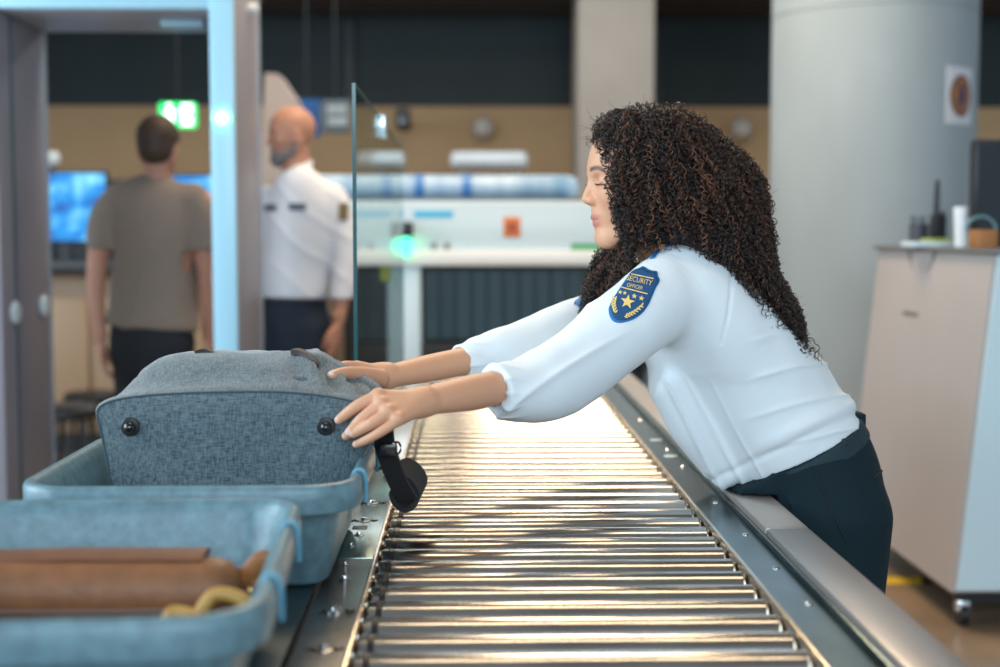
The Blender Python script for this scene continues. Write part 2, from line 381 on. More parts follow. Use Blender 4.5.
# screens
def screen(px0, px1, py0, py1, Y, label, seed, stand):
    a, b = P(px0, py1, Y), P(px1, py0, Y); t = empty('monitor', (.5*(a[0]+b[0]), Y, a[2]), label, 'monitor', 'blue lit monitors behind the arch')
    MB().box((a[0], Y, a[2]), (b[0], Y+.05, b[2]), .008).build('casing', m_black, t)
    m = bpy.data.materials.new('screen_picture'); m.use_nodes = True; nt = m.node_tree; bs = nt.nodes['Principled BSDF']
    tc = nt.nodes.new('ShaderNodeTexCoord'); n = nt.nodes.new('ShaderNodeTexNoise'); n.inputs['Scale'].default_value = 7+seed; n.inputs['Detail'].default_value = 2
    r = nt.nodes.new('ShaderNodeValToRGB'); nt.links.new(tc.outputs['Object'], n.inputs[0]); nt.links.new(n.outputs[0], r.inputs[0])
    e = r.color_ramp.elements; e[0].position = .32; e[0].color = (.0, .06, .35, 1); e[1].position = .68; e[1].color = (.25, .75, .95, 1); q = r.color_ramp.elements.new(.5); q.color = (.0, .28, .75, 1)
    nt.links.new(r.outputs[0], bs.inputs['Emission Color']); bs.inputs['Emission Strength'].default_value = 1.1; bs.inputs['Base Color'].default_value = (.01, .01, .02, 1)
    MB().box((a[0]+.012, Y-.004, a[2]+.012), (b[0]-.012, Y+.002, b[2]-.012)).build('picture', m, t)
    MB().box((.5*(a[0]+b[0])-.03, Y+.02, stand), (.5*(a[0]+b[0])+.03, Y+.06, a[2]+.1)).build('stand', m_black, t)
screen(20, 107, 171, 243, 8.2, 'large blue lit monitor behind the left post of the arch', 0, 1.1405)
screen(168, 232, 174, 226, 8.4, 'blue lit monitor half hidden by the man in the taupe T-shirt', 2, 1.1405)
c0, c1 = P(-40, 250, 8.0), P(330, 250, 8.0)
t = empty('service_counter', (-2.2, 8.2, 0), 'tan service counter with a dark top under the blue monitors', 'counter')
m_tan = mat('tan_laminate', (.36, .23, .13), .5, var=.15, scale=4)
MB().box((c0[0], 8.0, 1.06), (c1[0], 8.9, 1.14), .01).build('counter_top', m_black, t)
MB().box((c0[0], 8.12, .12), (c1[0], 8.85, 1.06), .01).build('body', m_tan, t)
for i in range(6):
    x = c0[0]+(i+.5)*(c1[0]-c0[0])/6; MB().box((x-.16, 8.10, .2), (x+.16, 8.125, .92), .006).build('door_panel', mat('tan_door', (.42, .28, .17), .45), t)
MB().box((c0[0]+.05, 8.2, 0), (c1[0]-.05, 8.8, .12)).build('plinth', m_black, t)
c = P(52, 160, 8.45); t = empty('desk_lamp', (c[0], 8.45, 1.14), 'small pale lamp head above the large blue monitor', 'lamp')
MB().lathe([(.02, 0), (.045, .02), (.05, .06), (.03, .09)], c-V(0, 0, .04)).build('lamp_head', m_white, t); MB().cyl((c[0], 8.45, 1.1405), (c[0], 8.45, c[2]-.03), .012).build('arm', m_black, t)
# waiting stools near the counter
for px, py, Y, lab in ((72, 392, 7.2, 'dark low stool on the floor beyond the arch, beside the left arch post'), (90, 356, 7.75, 'dark low stool standing in front of the tan counter')):
    c = P(px, py, Y); t = empty('low_stool', (c[0], Y, 0), lab, 'stool', 'low stools beyond the arch')
    MB().lathe([(.13, .34), (.15, .36), (.15, .39), (.13, .41)], (c[0], Y, 0)).build('seat', m_black, t)
    for i in range(4):
        q = PI/4+i*PI/2; MB().cyl((c[0]+.1*math.cos(q), Y+.1*math.sin(q), .345), (c[0]+.15*math.cos(q), Y+.15*math.sin(q), 0), .014).build('leg', m_black, t)
# dark partition behind counter
a, b = P(30, 180, 10.2), P(352, 180, 10.2)
t = MB().box((a[0]-1, 10.2, 0), (b[0], 10.3, 1.68), .01).build('room_divider', mat('dark_partition', (.02, .028, .034), .5)); tag(t, 'dark room divider screen standing behind the monitors', 'divider')
# blue panel, notice panel, pale pillar cover near the bald man
a, b = P(290, 137, 10.5), P(320, 99, 10.5); t = empty('hanging_banner', (.5*(a[0]+b[0]), 10.5, a[2]), 'small blue banner hanging behind the bald man', 'banner')
MB().box((a[0]-.12, 10.5, a[2]), (b[0], 10.53, b[2])).build('cloth', mat('banner_blue', (.01, .09, .26), .6), t); MB().cyl((b[0]-.1, 10.515, b[2]), (b[0]-.1, 10.515, 4.6), .008).build('cord', m_black, t)
a, b = P(322, 133, 10.4), P(350, 100, 10.4); t = empty('notice_board', (.5*(a[0]+b[0]), 10.4, a[2]), 'grey hanging notice board with faint white signs next to the blue banner', 'sign')
MB().box((a[0], 10.4, a[2]), (b[0], 10.44, b[2]), .005).build('board', mat('board_grey', (.10, .13, .14), .5), t)
mk = MB()
for i, (u, v, ww) in enumerate(((.3, .7, .12), (.62, .7, .1), (.3, .35, .1), (.62, .35, .12))):
    x, z = a[0]+u*(b[0]-a[0]), a[2]+v*(b[2]-a[2]); mk.box((x-.02, 10.394, z-.035), (x+ww*.5, 10.401, z+.03), .004)
mk.build('marks', mat('mark_grey', (.35, .38, .38), .5), t); MB().cyl((a[0]+.1, 10.42, b[2]), (a[0]+.1, 10.42, 4.6), .008).build('cord', m_black, t)
pl = [P(255, 66, 8.6), P(268, 66, 8.6), P(286, 92, 8.6), P(289, 130, 8.6), P(289, 190, 8.6), P(255, 190, 8.6)]
t = MB(); t.prism([(p[0], p[2]) for p in pl[:4]]+[(pl[4][0], 0), (pl[5][0]-.1, 0)], lambda x, z: (x, 9.4, z), lambda x, z: (x, 9.0, z))
tag(t.build('beige_locker', mat('beige_panel', (.55, .43, .36), .6), None, False), 'tall beige locker with a sloping shoulder behind the bald man', 'locker')

# ------------------------------------------------------------------ screening machine
MY = 7.0
t = empty('screening_machine', (.2, MY+.5, 0), 'large white baggage screening machine with a dark tunnel behind the conveyor', 'screening machine')
m_mw = mat('machine_white', (.60, .74, .83), .3)
a, b = P(325, 265, MY), P(700, 201, MY)
MB().box((a[0], MY, a[2]), (b[0], MY+1.3, b[2]), .02).build('upper_housing', m_mw, t)
MB().box((a[0]-.01, MY-.05, P(400, 266, MY)[2]), (b[0], MY+.02, P(400, 250, MY)[2]), .015).build('front_ledge', mat('ledge_white', (.88, .90, .90), .25), t)
p0, p1 = P(388, 300, MY), P(421, 300, MY)
MB().box((p0[0], MY-.03, 0), (p1[0], MY+1.2, a[2]), .012).build('post', m_mw, t)
p2 = P(700, 300, MY)[0]
MB().box((p2-.25, MY-.03, 0), (p2, MY+1.2, a[2]), .012).build('post', m_mw, t)
MB().box((p1[0], MY+.25, .15), (p2-.2, MY+1.1, a[2])).build('tunnel', mat('tunnel_dark', (.012, .03, .036), .45), t)
cur = MB(); xs = np.linspace(p1[0]+.01, p2-.26, 15)
for i in range(14): cur.box((xs[i]+.004, MY+.1+.012*(i % 2), .75), (xs[i+1]-.003, MY+.108+.012*(i % 2), a[2]-.005))
cur.build('lead_curtain', mat('curtain_rubber', (.022, .062, .080), .4), t)
MB().box((p1[0], MY-.02, .62), (p2-.25, MY+.9, .74), .01).build('belt_bed', mat('belt_black', (.015, .016, .018), .6), t)
m_cy = mat('cyan_label', (.02, .50, .80), .4)
for q0, q1 in ((345, 391), (414, 453)):
    a1, b1 = P(q0, 217, MY), P(q1, 211, MY); MB().box((a1[0], MY-.004, a1[2]), (b1[0], MY+.001, b1[2])).build('cyan_strip', m_cy, t)
c = P(512, 227, MY); MB().box((c[0]-.043, MY-.006, c[2]-.05), (c[0]+.043, MY+.001, c[2]+.05), .003).build('emblem_plate', mat('emblem_plate_orange', (.70, .20, .04), .45), t)
MB().lathe([(.026, 0), (.026, .003)], (c[0], MY-.006, c[2]), (0, -1, 0)).build('emblem_mark', mat('emblem_plate_red', (.42, .07, .03), .45), t)
a1, b1 = P(571, 251, MY), P(592, 244, MY); MB().box((a1[0], MY-.006, a1[2]), (b1[0]+.1, MY+.001, b1[2])).build('green_label', mat('label_green', (.01, .32, .10), .5), t)
for px in (434, 447, 356, 371):
    c = P(px, 246, MY); MB().box((c[0]-.014, MY-.012, c[2]-.018), (c[0]+.014, MY+.001, c[2]+.018), .004).build('button', mat('button_grey', (.25, .26, .27), .5), t)
c = P(402, 246, MY-.08)
MB().lathe([(.05, 0), (.05, .03), (.042, .05), (.02, .06)], (c[0], MY-.05, c[2]), (0, -1, 0)).build('status_light', mat('status_green', (.1, .9, .5), .3, emit=(.06, .95, .45), es=2.6), t)
MB().box((c[0]-.055, MY-.12, c[2]+.045), (c[0]+.055, MY-.0, c[2]+.12), .012).build('light_hood', m_black, t)
a1, b1 = P(352, 372, MY), P(387, 266, MY)
MB().box((a1[0], MY-.01, .5), (b1[0], MY+.03, b1[2])).build('side_window', mat('brown_window', (.045, .04, .04), .25, var=.5, scale=9), t)
a1, b1 = P(381, 281, MY), P(391, 265, MY); MB().box((a1[0], MY-.035, a1[2]), (b1[0], MY-.03, b1[2])).build('yellow_tag', mat('tag_yellow', (.5, .52, .05), .5), t)
# long rounded cover on top of the machine
a1, b1 = P(300, 199, MY+.3), P(579, 175, MY+.3)
t = empty('roller_cover', (.3, MY+.5, b[2]), 'long pale blue rounded cover lying on top of the screening machine', 'cover')
zc2 = .5*(a1[2]+b1[2]); rr = .5*(b1[2]-a1[2])
MB().lathe([(rr*.3, 0), (rr*.8, .02), (rr, .07), (rr, b1[0]-a1[0]-.07), (rr*.8, b1[0]-a1[0]-.02), (rr*.3, b1[0]-a1[0])], (a1[0], MY+.3, zc2), (1, 0, 0)).build('shell', m_pale, t)
for px in (415, 462): 
    c = P(px, 187, MY+.3); MB().lathe([(rr+.004, 0), (rr+.004, .05)], (c[0], MY+.3, zc2), (1, 0, 0)).build('blue_band', mat('band_blue', (.05, .22, .55), .3), t)
MB().box((a1[0]+.1, MY+.1, b[2]), (b1[0]-.05, MY+.5, b[2]+.02), .003).build('base', mat('base_grey', (.12, .16, .2), .5), t)

# ------------------------------------------------------------------ walk-through metal detector
AY0, AY1 = 5.0, 5.58
m_pan = mat('detector_grey', (.26, .25, .29), .42)
m_led = mat('led_strip', (.34, .60, .74), .3, emit=(.35, .75, 1), es=.08)
m_alu = mat('detector_trim', (.42, .50, .58), .25, metal=.3)
xr0, xr1 = P(213, 232, AY0)[0], P(237, 232, AY0)[0]
xl1 = P(49, 232, AY1)[0]; xl0 = xl1-.09
t = empty('metal_detector', (.5*(xl1+xr0), .5*(AY0+AY1), 0), 'grey walk-through metal detector arch with a pale blue lit edge', 'metal detector')
zb = P(100, 33, AY1)[2]
MB().box((xr0+.004, AY0+.02, 0), (xr1, AY1, zb+.32), .012).build('side_panel', m_pan, t)
MB().box((xl0, AY0+.02, 0), (xl1, AY1, zb+.32), .012).build('side_panel', m_pan, t)
MB().box((xl1, AY0+.03, zb), (xr0+.004, AY1-.01, zb+.30), .012).build('crossbar', mat('crossbar_grey', (.40, .44, .52), .4), t)
MB().box((xr0-.004, AY0, .02), (xr1-.003, AY0+.025, zb+.3), .006).build('led_strip', m_led, t)
MB().box((xl0, AY0, .02), (xl1+.001, AY0+.025, zb+.3), .006).build('front_strip', m_pan, t)
MB().box((xl1, AY0+.005, zb+.005), (xr0, AY0+.03, zb+.3), .006).build('led_strip', m_led, t)
for x, s_ in ((xl1, 1),):
    MB().box((x-.002, AY1-.43, .05), (x+.004, AY1-.41, zb)).build('panel_seam', mat('seam_teal', (.05, .10, .12), .4), t)
    MB().box((x-.004, AY1-.014, .02), (x+.006, AY1, zb)).build('edge_trim', m_alu, t)
    for yy, pp in ((5.12, 312), (5.47, 305)):
        z = 1.3-(pp-232)/F*yy; MB().lathe([(.038, 0), (.044, .008), (.038, .018), (.02, .022)], (x, yy, z), (1, 0, 0)).build('round_sensor', mat('sensor_white', (.62, .74, .82), .3), t)
MB().box((xr1-.002, AY1-.02, .02), (xr1+.006, AY1, zb+.3)).build('edge_trim', m_alu, t)
c = P(222, 118, AY0); MB().lathe([(.03, 0), (.027, .012), (.014, .018)], (c[0], AY0, c[2]), (0, -1, 0)).build('green_lamp', mat('lamp_green', (.1, .9, .4), .3, emit=(.12, 1, .30), es=7), t)
c = P(190, 38, 5.3); MB().box((c[0]-.09, 5.2, zb-.03), (c[0]+.07, 5.35, zb+.002), .01).build('sensor_box', mat('sensor_blue', (.35, .55, .66), .3), t)
c = P(256, 8, AY0+.3); MB().lathe([(.02, 0), (.02, .03), (.01, .035)], (xr1, AY0+.35, P(256, 9, AY0+.35)[2]), (1, 0, 0)).build('bolt_cap', m_white, t)

# ------------------------------------------------------------------ cabinet at right with things on it
t = empty('equipment_cabinet', (2.1, 5.05, 0), 'tall grey white equipment cabinet on castors at the right of the column', 'cabinet')
zt = 1.228; CY0, CY1 = 4.45, 5.7
m_cab = mat('cabinet_laminate', (.46, .40, .38), .32, var=.05, scale=3); m_cabf = mat('cabinet_front', (.60, .74, .80), .3)
def X(z): return 1.585+(z-.12)/(zt-.12)*.11
bd = MB().add([(X(.12), CY0, .12), (2.6, CY0, .12), (2.6, CY1, .12), (X(.12), CY1, .12), (X(zt), CY0, zt), (2.6, CY0, zt), (2.6, CY1, zt), (X(zt), CY1, zt)],
    [(0,3,2,1),(4,5,6,7),(1,2,6,5),(2,3,7,6),(3,0,4,7),(0,1,5,4)]); bd.build('body', m_cab, t, False)
MB().add([(X(.13)+.012, CY0-.016, .13), (2.6, CY0-.016, .13), (2.6, CY0-.001, .13), (X(.13)+.012, CY0-.001, .13), (X(zt)+.012, CY0-.016, zt), (2.6, CY0-.016, zt), (2.6, CY0-.001, zt), (X(zt)+.012, CY0-.001, zt)],
    [(0,3,2,1),(4,5,6,7),(0,1,5,4),(1,2,6,5),(2,3,7,6),(3,0,4,7)]).build('door', m_cabf, t, False)
MB().box((X(zt)-.02, CY0-.03, zt), (2.62, CY1+.01, zt+.018), .004).build('top_board', mat('top_board_dark', (.16, .15, .15), .35), t)
MB().box((X(.12)+.05, CY0+.05, .07), (2.55, CY1-.05, .12)).build('underframe', m_black, t)
for x, y in ((X(.12)+.05, CY0+.04), (X(.12)+.06, CY1-.08), (2.5, CY0+.06), (2.5, CY1-.08)):
    cs = MB().cyl((x-.014, y, .038), (x+.014, y, .038), .038, 20).build('castor_wheel', m_black, t); MB().box((x-.022, y-.02, .045), (x+.022, y+.02, .085), .006).build('castor_fork', mat('chrome', (.75, .78, .8), .15, metal=1), cs)
c = P(930, 316, 5.2); z = c[2]
lg = MB(); yy = 5.12
for i in range(9):
    hgt = (.020, .014, .016, .013, .015, .020, .013, .016, .014)[i]; y_ = yy+.02*i
    lg.add([(X(z+q)-.0015, y_, z+q) if k_ == 0 else (X(z+q)-.0015, y_+.013, z+q) for k_, q in ((0, 0), (1, 0), (1, hgt), (0, hgt))], [(0, 1, 2, 3)])
lg.build('name_lettering', mat('lettering_dark', (.14, .13, .13), .5), t, False)
vw = MB(); 
vw.tube([(X(zt)-.004+0*(q), 5.0+.13*math.sin(q*PI)*0+.0+.30*q, zt-.10*math.sin(q*PI)**.8 if q not in (0, 1) else zt+.01) for q in np.linspace(0, 1, 21)], .004, 6)
tag(vw.build('cable', mat('cable_dark', (.08, .07, .07), .5), None), 'thin dark cable looping down from the top of the cabinet', 'cable')
zt2 = zt+.018
c = P(992, 195, 4.75); t = empty('desktop_monitor', (c[0], 4.8, zt2), 'black computer monitor on the grey cabinet at the frame edge', 'monitor')
a, b = P(972, 246, 4.8), P(1040, 139, 4.8)
MB().box((a[0], 4.8, zt2+.05), (b[0], 4.85, b[2]), .01).build('casing', m_black, t); MB().box((a[0]+.015, 4.795, zt2+.065), (b[0]-.015, 4.801, b[2]-.015)).build('screen', mat('screen_black', (.012, .02, .024), .12), t)
MB().box((.5*(a[0]+b[0])-.06, 4.83, zt2), (.5*(a[0]+b[0])+.06, 4.95, zt2+.012), .003).build('foot', m_black, t); MB().box((.5*(a[0]+b[0])-.02, 4.85, zt2), (.5*(a[0]+b[0])+.02, 4.88, zt2+.2), .003).build('neck', m_black, t)
c = P(962, 230, 4.9); mb = MB().lathe([(.020, 0), (.024, .003), (.031, .14), (.029, .142), (.022, .01), (.001, .008)], (c[0], 4.9, zt2)); tag(mb.build('paper_cup', mat('cup_white', (.8, .82, .85), .4)), 'tall white paper cup on the cabinet', 'cup')
c = P(938, 230, 5.25); t = empty('radio_handset', (c[0], 5.25, zt2), 'black handheld radio with a tall antenna standing on the cabinet', 'radio')
MB().box((c[0]-.028, 5.23, zt2), (c[0]+.028, 5.27, zt2+.12), .008).build('body', m_black, t); MB().cyl((c[0]-.008, 5.25, zt2+.11), (c[0]-.006, 5.25, zt2+.25), .012, 12, .009).build('antenna', m_black, t); MB().cyl((c[0]+.016, 5.25, zt2+.11), (c[0]+.016, 5.25, zt2+.135), .007, 12).build('volume_knob', m_black, t)
c = P(919, 230, 5.3); t = empty('pen_pot', (c[0], 5.3, zt2), 'dark pen pot beside the black radio on the cabinet', 'pen pot')
MB().lathe([(.033, 0), (.036, .002), (.036, .085), (.033, .085), (.032, .01), (.001, .008)], (c[0], 5.3, zt2)).build('pot', mat('pot_dark', (.05, .05, .07), .4), t)
for i in range(4): MB().cyl((c[0]-.012+.008*i, 5.3, zt2+.02), (c[0]-.03+.018*i, 5.3+.01*(i % 2), zt2+.115), .0035, 8).build('pen', m_black, t)
a = P(905, 246, 5.15); b = P(948, 246, 5.15)
tag(MB().box((a[0], 5.05, zt2), (b[0], 5.2, zt2+.018), .003).build('notepad', mat('paper_blue_white', (.62, .74, .80), .6)), 'pale notepad lying flat before the pen pot', 'notepad')
tag(MB().box((a[0]+.07, 5.07, zt2+.018), (b[0]-.01, 5.19, zt2+.030), .003).build('booklet', mat('booklet_green', (.30, .38, .08), .5)), 'green yellow booklet lying on the notepad', 'booklet')
a = P(972, 246, 4.62); b = P(992, 230, 4.62)
tag(MB().box((a[0], 4.56, zt2), (b[0], 4.66, b[2]), .006).build('cardboard_box', mat('cardboard_orange', (.36, .15, .05), .7)), 'small orange brown box in front of the black monitor', 'box')
c = P(982, 233, 4.6); ring = [(c[0]+.05*math.cos(q), 4.61, b[2]+.0+.05*math.sin(q)*.9) for q in np.linspace(0, PI, 20)]
tag(MB().tube(ring, .005, 8).build('headset_band', mat('band_teal', (.12, .26, .30), .4)), 'teal headset band arching over the orange brown box', 'headset')
# ------------------------------------------------------------------ conveyor
RZ = .82; RX0, RX1 = -.136, .394
cv = empty('roller_conveyor', (.13, 3.0, 0), 'long steel roller conveyor with a raised grey side rail that the woman leans over', 'conveyor')
m_rol = mat('roller_steel', (.66, .62, .58), .20, metal=1, var=.25, scale=30, stretch=(.25, 3, 3), bump=.05)
m_stl = mat('worn_steel', (.42, .40, .38), .28, metal=1, var=.35, scale=14, bump=.06, detail=8)
m_stt = mat('blue_steel', (.20, .26, .28), .24, metal=1, var=.3, scale=9, detail=8)
m_rail = mat('anodised_rail', (.50, .46, .44), .36, metal=.75, var=.06, scale=6)
m_blk = MATS['black_plastic']
rp = MB().lathe([(.006, 0), (.012, .001), (.020, .004), (.025, .006), (.026, .009), (.026, .522), (.024, .525), (.016, .528), (.006, .53)], (RX0, 0, 0), (1, 0, 0), 40).build('roller', m_rol, cv, 30, world=False)
rs = MB().lathe([(.0262, .016), (.0268, .017), (.0268, .023), (.0262, .024)], (RX0, 0, 0), (1, 0, 0), 32).build('drive_band', m_blk, rp, 30, world=False)
off = V(*cv.location)
ny = 46
for i in range(ny):
    y = 1.33+.075*i
    if i == 0: a_, b_ = rp, rs
    else:
        a_ = rp.copy(); COL.objects.link(a_); a_.parent = cv; b_ = rs.copy(); COL.objects.link(b_); b_.parent = a_
    a_.location = Vector((0-off[0], y-off[1], RZ-.026-off[2])); b_.location = (0, 0, 0)
YE = 1.33+.075*ny
MB().box((RX0-.03, 1.2, .70), (RX1+.03, YE, .735)).build('under_tray', mat('tray_dark', (.03, .026, .024), .5), cv)
# right: inner plate, riser, guard
MB().box((RX1+.001, 1.0, .745), (RX1+.006, YE, RZ-.002)).add(*[[(RX1+.001, 1.0, RZ-.002), (.462, 1.0, RZ-.002), (.462, YE, RZ-.002), (RX1+.001, YE, RZ-.002), (RX1+.001, 1.0, RZ+.002), (.462, 1.0, RZ+.002), (.462, YE, RZ+.002), (RX1+.001, YE, RZ+.002)], [(0,3,2,1),(4,5,6,7),(0,1,5,4),(1,2,6,5),(2,3,7,6),(3,0,4,7)]]).build('inner_plate', m_stt, cv)
MB().box((.461, 1.0, .66), (.531, 2.12, .842), .006).build('guard_rail', m_rail, cv)
MB().box((.461, 2.1215, .66), (.531, YE, .842), .006).build('guard_rail', mat('anodised_rail_far', (.55, .48, .43), .36, metal=.7, var=.06, scale=6), cv)
MB().box((.455, 1.0, RZ+.002), (.4605, YE, RZ+.012), .002).build('rail_lip', m_stt, cv)
for y in (1.75, 1.94, 2.16, 2.42, 2.80, 3.02, 3.5): MB().lathe([(.0055, 0), (.0055, .001), (.003, .0025), (.001, .003)], (.438, y, RZ+.002), n=14).build('screw', mat('screw_bright', (.85, .85, .85), .2, metal=1), cv)
for y in (2.93, 3.16): MB().lathe([(.014, 0), (.014, .0015), (.010, .002)], (.432, y, RZ+.002), n=20).build('white_plug', m_white, cv)
for x0_, x1_ in ((RX1-.001, RX1+.005), (RX0-.004, RX0+.001)): MB().box((x0_, 1.0, RZ-.03), (x1_, YE, RZ+.0045), .001).build('edge_strip', mat('bright_steel', (.80, .70, .58), .25, metal=1), cv)
# left: steel plates with seam, groove
def plate(x0, x1, y0, y1, z, nm, m): return MB().box((x0, y0, z-.006), (x1, y1, z), .001).build(nm, m, cv)
plate(-.200, RX0-.001, 1.05, 2.005, RZ+.004, 'edge_plate', m_stl); plate(-.200, RX0-.001, 2.009, 2.86, RZ+.004, 'edge_plate', mat('mint_steel', (.34, .44, .42), .22, metal=1, var=.35, scale=10, detail=8))
MB().box((-.2, 1.05, .68), (RX0-.002, YE, RZ-.004)).build('side_frame', m_stt, cv)
plate(-.225, RX0-.001, 2.864, YE, RZ+.006, 'divider_base', mat('base_plate_painted_reflection', (.66, .70, .72), .22, metal=.3))  # polished steel; the white machine's reflection is put into its base colour
for x, y, r in ((-.168, 2.42, .011), (-.172, 2.27, .011), (-.172, 2.16, .008), (-.170, 1.88, .008), (-.166, 1.72, .012), (-.165, 1.56, .011), (-.178, 2.08, .005), (-.176, 1.96, .005), (-.160, 2.70, .010)):
    s_ = MB().lathe([(r, 0), (r, .0012), (r*.7, .002)], (x, y, RZ+.004), n=20).build('screw_washer', m_stl, cv)
    MB().lathe([(r*.5, 0), (r*.55, .002), (r*.42, .0045), (.0008, .005)], (x, y, RZ+.0055), n=18).build('screw_head', mat('screw_bright', (.85, .85, .85), .2, metal=1), s_)
    if r > .0105:
        cs = MB()
        for sg in (-1, 1): cs.tube([(x+sg*(r*.9+.004*q), y+.004*math.sin(q*3)*sg, RZ+.0050) for q in np.linspace(0, 3, 12)], .0011, 6)
        cs.build('spring_clip', mat('clip_dark', (.05, .05, .05), .4, metal=.6), s_)
MB().box((-.187, 2.205, RZ+.0035), (-.163, 2.228, RZ+.0055), .001).build('slot', m_blk, cv)
for y in (1.35, 2.75, 4.4):
    for x in (-.17, .49): MB().box((x-.025, y-.03, 0), (x+.025, y+.03, .69), .004).build('leg', m_stl, cv)
# table the bins stand on
tb_ = empty('bin_table', (-.5, 1.7, 0), 'dark teal steel side table that carries the grey bins beside the rollers', 'table')
MB().box((-1.0, 1.0, .80), (-.206, 2.36, .826), .003).build('table_top', mat('table_teal', (.035, .060, .070), .3, metal=.4, var=.3, scale=8), tb_)
for x in (-.95, -.26):
    for y in (1.06, 2.3): MB().box((x-.02, y-.02, 0), (x+.02, y+.02, .80), .003).build('leg', m_stl, tb_)
# glass divider
gx = -.212; g0, g1, gz = 2.62, 4.55, 1.575
m_gl = bpy.data.materials.new('divider_glass'); m_gl.use_nodes = True; nt = m_gl.node_tree; nt.nodes.clear()
out = nt.nodes.new('ShaderNodeOutputMaterial'); mx = nt.nodes.new('ShaderNodeMixShader'); tr = nt.nodes.new('ShaderNodeBsdfTransparent'); gl = nt.nodes.new('ShaderNodeBsdfGlossy'); lw = nt.nodes.new('ShaderNodeLayerWeight'); pw = nt.nodes.new('ShaderNodeMath'); pw.operation = 'POWER'; pw.inputs[1].default_value = 5; ma = nt.nodes.new('ShaderNodeMath'); ma.operation = 'MULTIPLY_ADD'; ma.inputs[1].default_value = .45; ma.inputs[2].default_value = .03
tr.inputs[0].default_value = (.86, .92, .91, 1); gl.inputs['Roughness'].default_value = .02; lw.inputs[0].default_value = .5
nt.links.new(lw.outputs[1], pw.inputs[0]); nt.links.new(pw.outputs[0], ma.inputs[0]); nt.links.new(ma.outputs[0], mx.inputs[0]); nt.links.new(tr.outputs[0], mx.inputs[1]); nt.links.new(gl.outputs[0], mx.inputs[2]); nt.links.new(mx.outputs[0], out.inputs[0])
gd = empty('glass_divider', (gx, 3.5, RZ), 'clear glass divider pane with a dark front edge standing left of the rollers', 'divider')
MB().box((gx-.003, g0, RZ+.014), (gx+.003, g1, gz)).build('pane', m_gl, gd, False)
MB().box((gx-.0036, g0-.004, RZ+.012), (gx+.0036, g0+.001, gz+.001)).build('front_edge', mat('glass_edge', (.03, .10, .11), .15), gd)
MB().box((gx-.003, g0, gz), (gx+.003, g1, gz+.002)).build('top_edge', mat('glass_edge_top', (.16, .22, .23), .15), gd)
MB().box((gx-.012, g0-.01, RZ+.0066), (gx+.012, g1, RZ+.03), .002).build('base_channel', m_rail, gd)
c = P(381, 126, 3.45); MB().box((gx-.012, 3.42, gz-.045), (gx+.012, 3.50, gz+.012), .004).build('edge_clip', mat('clip_bright', (.75, .9, .95), .15, metal=.5), gd)

# ------------------------------------------------------------------ bins
m_bin = mat('bin_plastic', (.15, .275, .325), .36, var=.35, scale=60, bump=.12, bscale=180, col2=(.10, .175, .21), detail=8)
def rrect(hx, hy, r, n=8):
    out = []
    for cx_, cy_, a0 in ((hx-r, hy-r, 0), (-hx+r, hy-r, PI/2), (-hx+r, -hy+r, PI), (hx-r, -hy+r, 1.5*PI)):
        for q in np.linspace(0, PI/2, n): out.append((cx_+r*math.cos(a0+q), cy_+r*math.sin(a0+q)))
    return out
def make_bin(cx_, cy_, rz, label, hx, hy, zb_, H=.145):
    t = empty('security_bin', (cx_, cy_, zb_), label, 'bin', 'grey security bins on the side table', rz)
    prof = [(-.062, .0), (-.052, .001), (-.044, .008), (-.026, .105), (-.0245, .108), (-.006, .108), (-.002, .106), (0, .110), (.0, .137), (-.003, .143), (-.008, H), (-.014, H-.0015), (-.018, .137), (-.024, .125), (-.048, .014), (-.054, .007), (-.066, .006)]
    vs = []; fs = []; N = None
    for o_, z in prof:
        ring = rrect(hx+o_, hy+o_, max(.075+o_*.9, .012), 9); N = len(ring); vs += [(x, y, z) for x, y in ring]
    for j in range(len(prof)-1):
        for i in range(N): fs.append((j*N+i, j*N+(i+1) % N, (j+1)*N+(i+1) % N, (j+1)*N+i))
    fs += [tuple(range(N))[::-1], tuple((len(prof)-1)*N+i for i in range(N))]
    b_ = MB().add(vs, fs).build('tub', m_bin, t, 50, world=False)
    m_clip = mat('clip_sky_blue', (.11, .32, .44), .35)
    for sx in (1,):
        for y in (-.14, .10):
            x = sx*(hx-.012)
            pts = [(sx*(hx-.016), y, H-.012), (sx*(hx-.010), y, H+.001), (sx*(hx+.001), y, H+.000), (sx*(hx+.004), y, H-.02), (sx*(hx+.004), y, H-.042)]
            MB().tube(catmull(pts, 4), .0030, 8, side=(0, 1, 0)).build('edge_clip', m_clip, t, world=False)
    return t
ZB = .8265
make_bin(-.425, 1.437, math.radians(3), 'grey speckled security bin nearest the camera, holding the rolled leather case', .235, .278, ZB)
make_bin(-.370, 2.035, 0, 'grey speckled security bin holding the blue grey fabric bag', .225, .250, ZB)

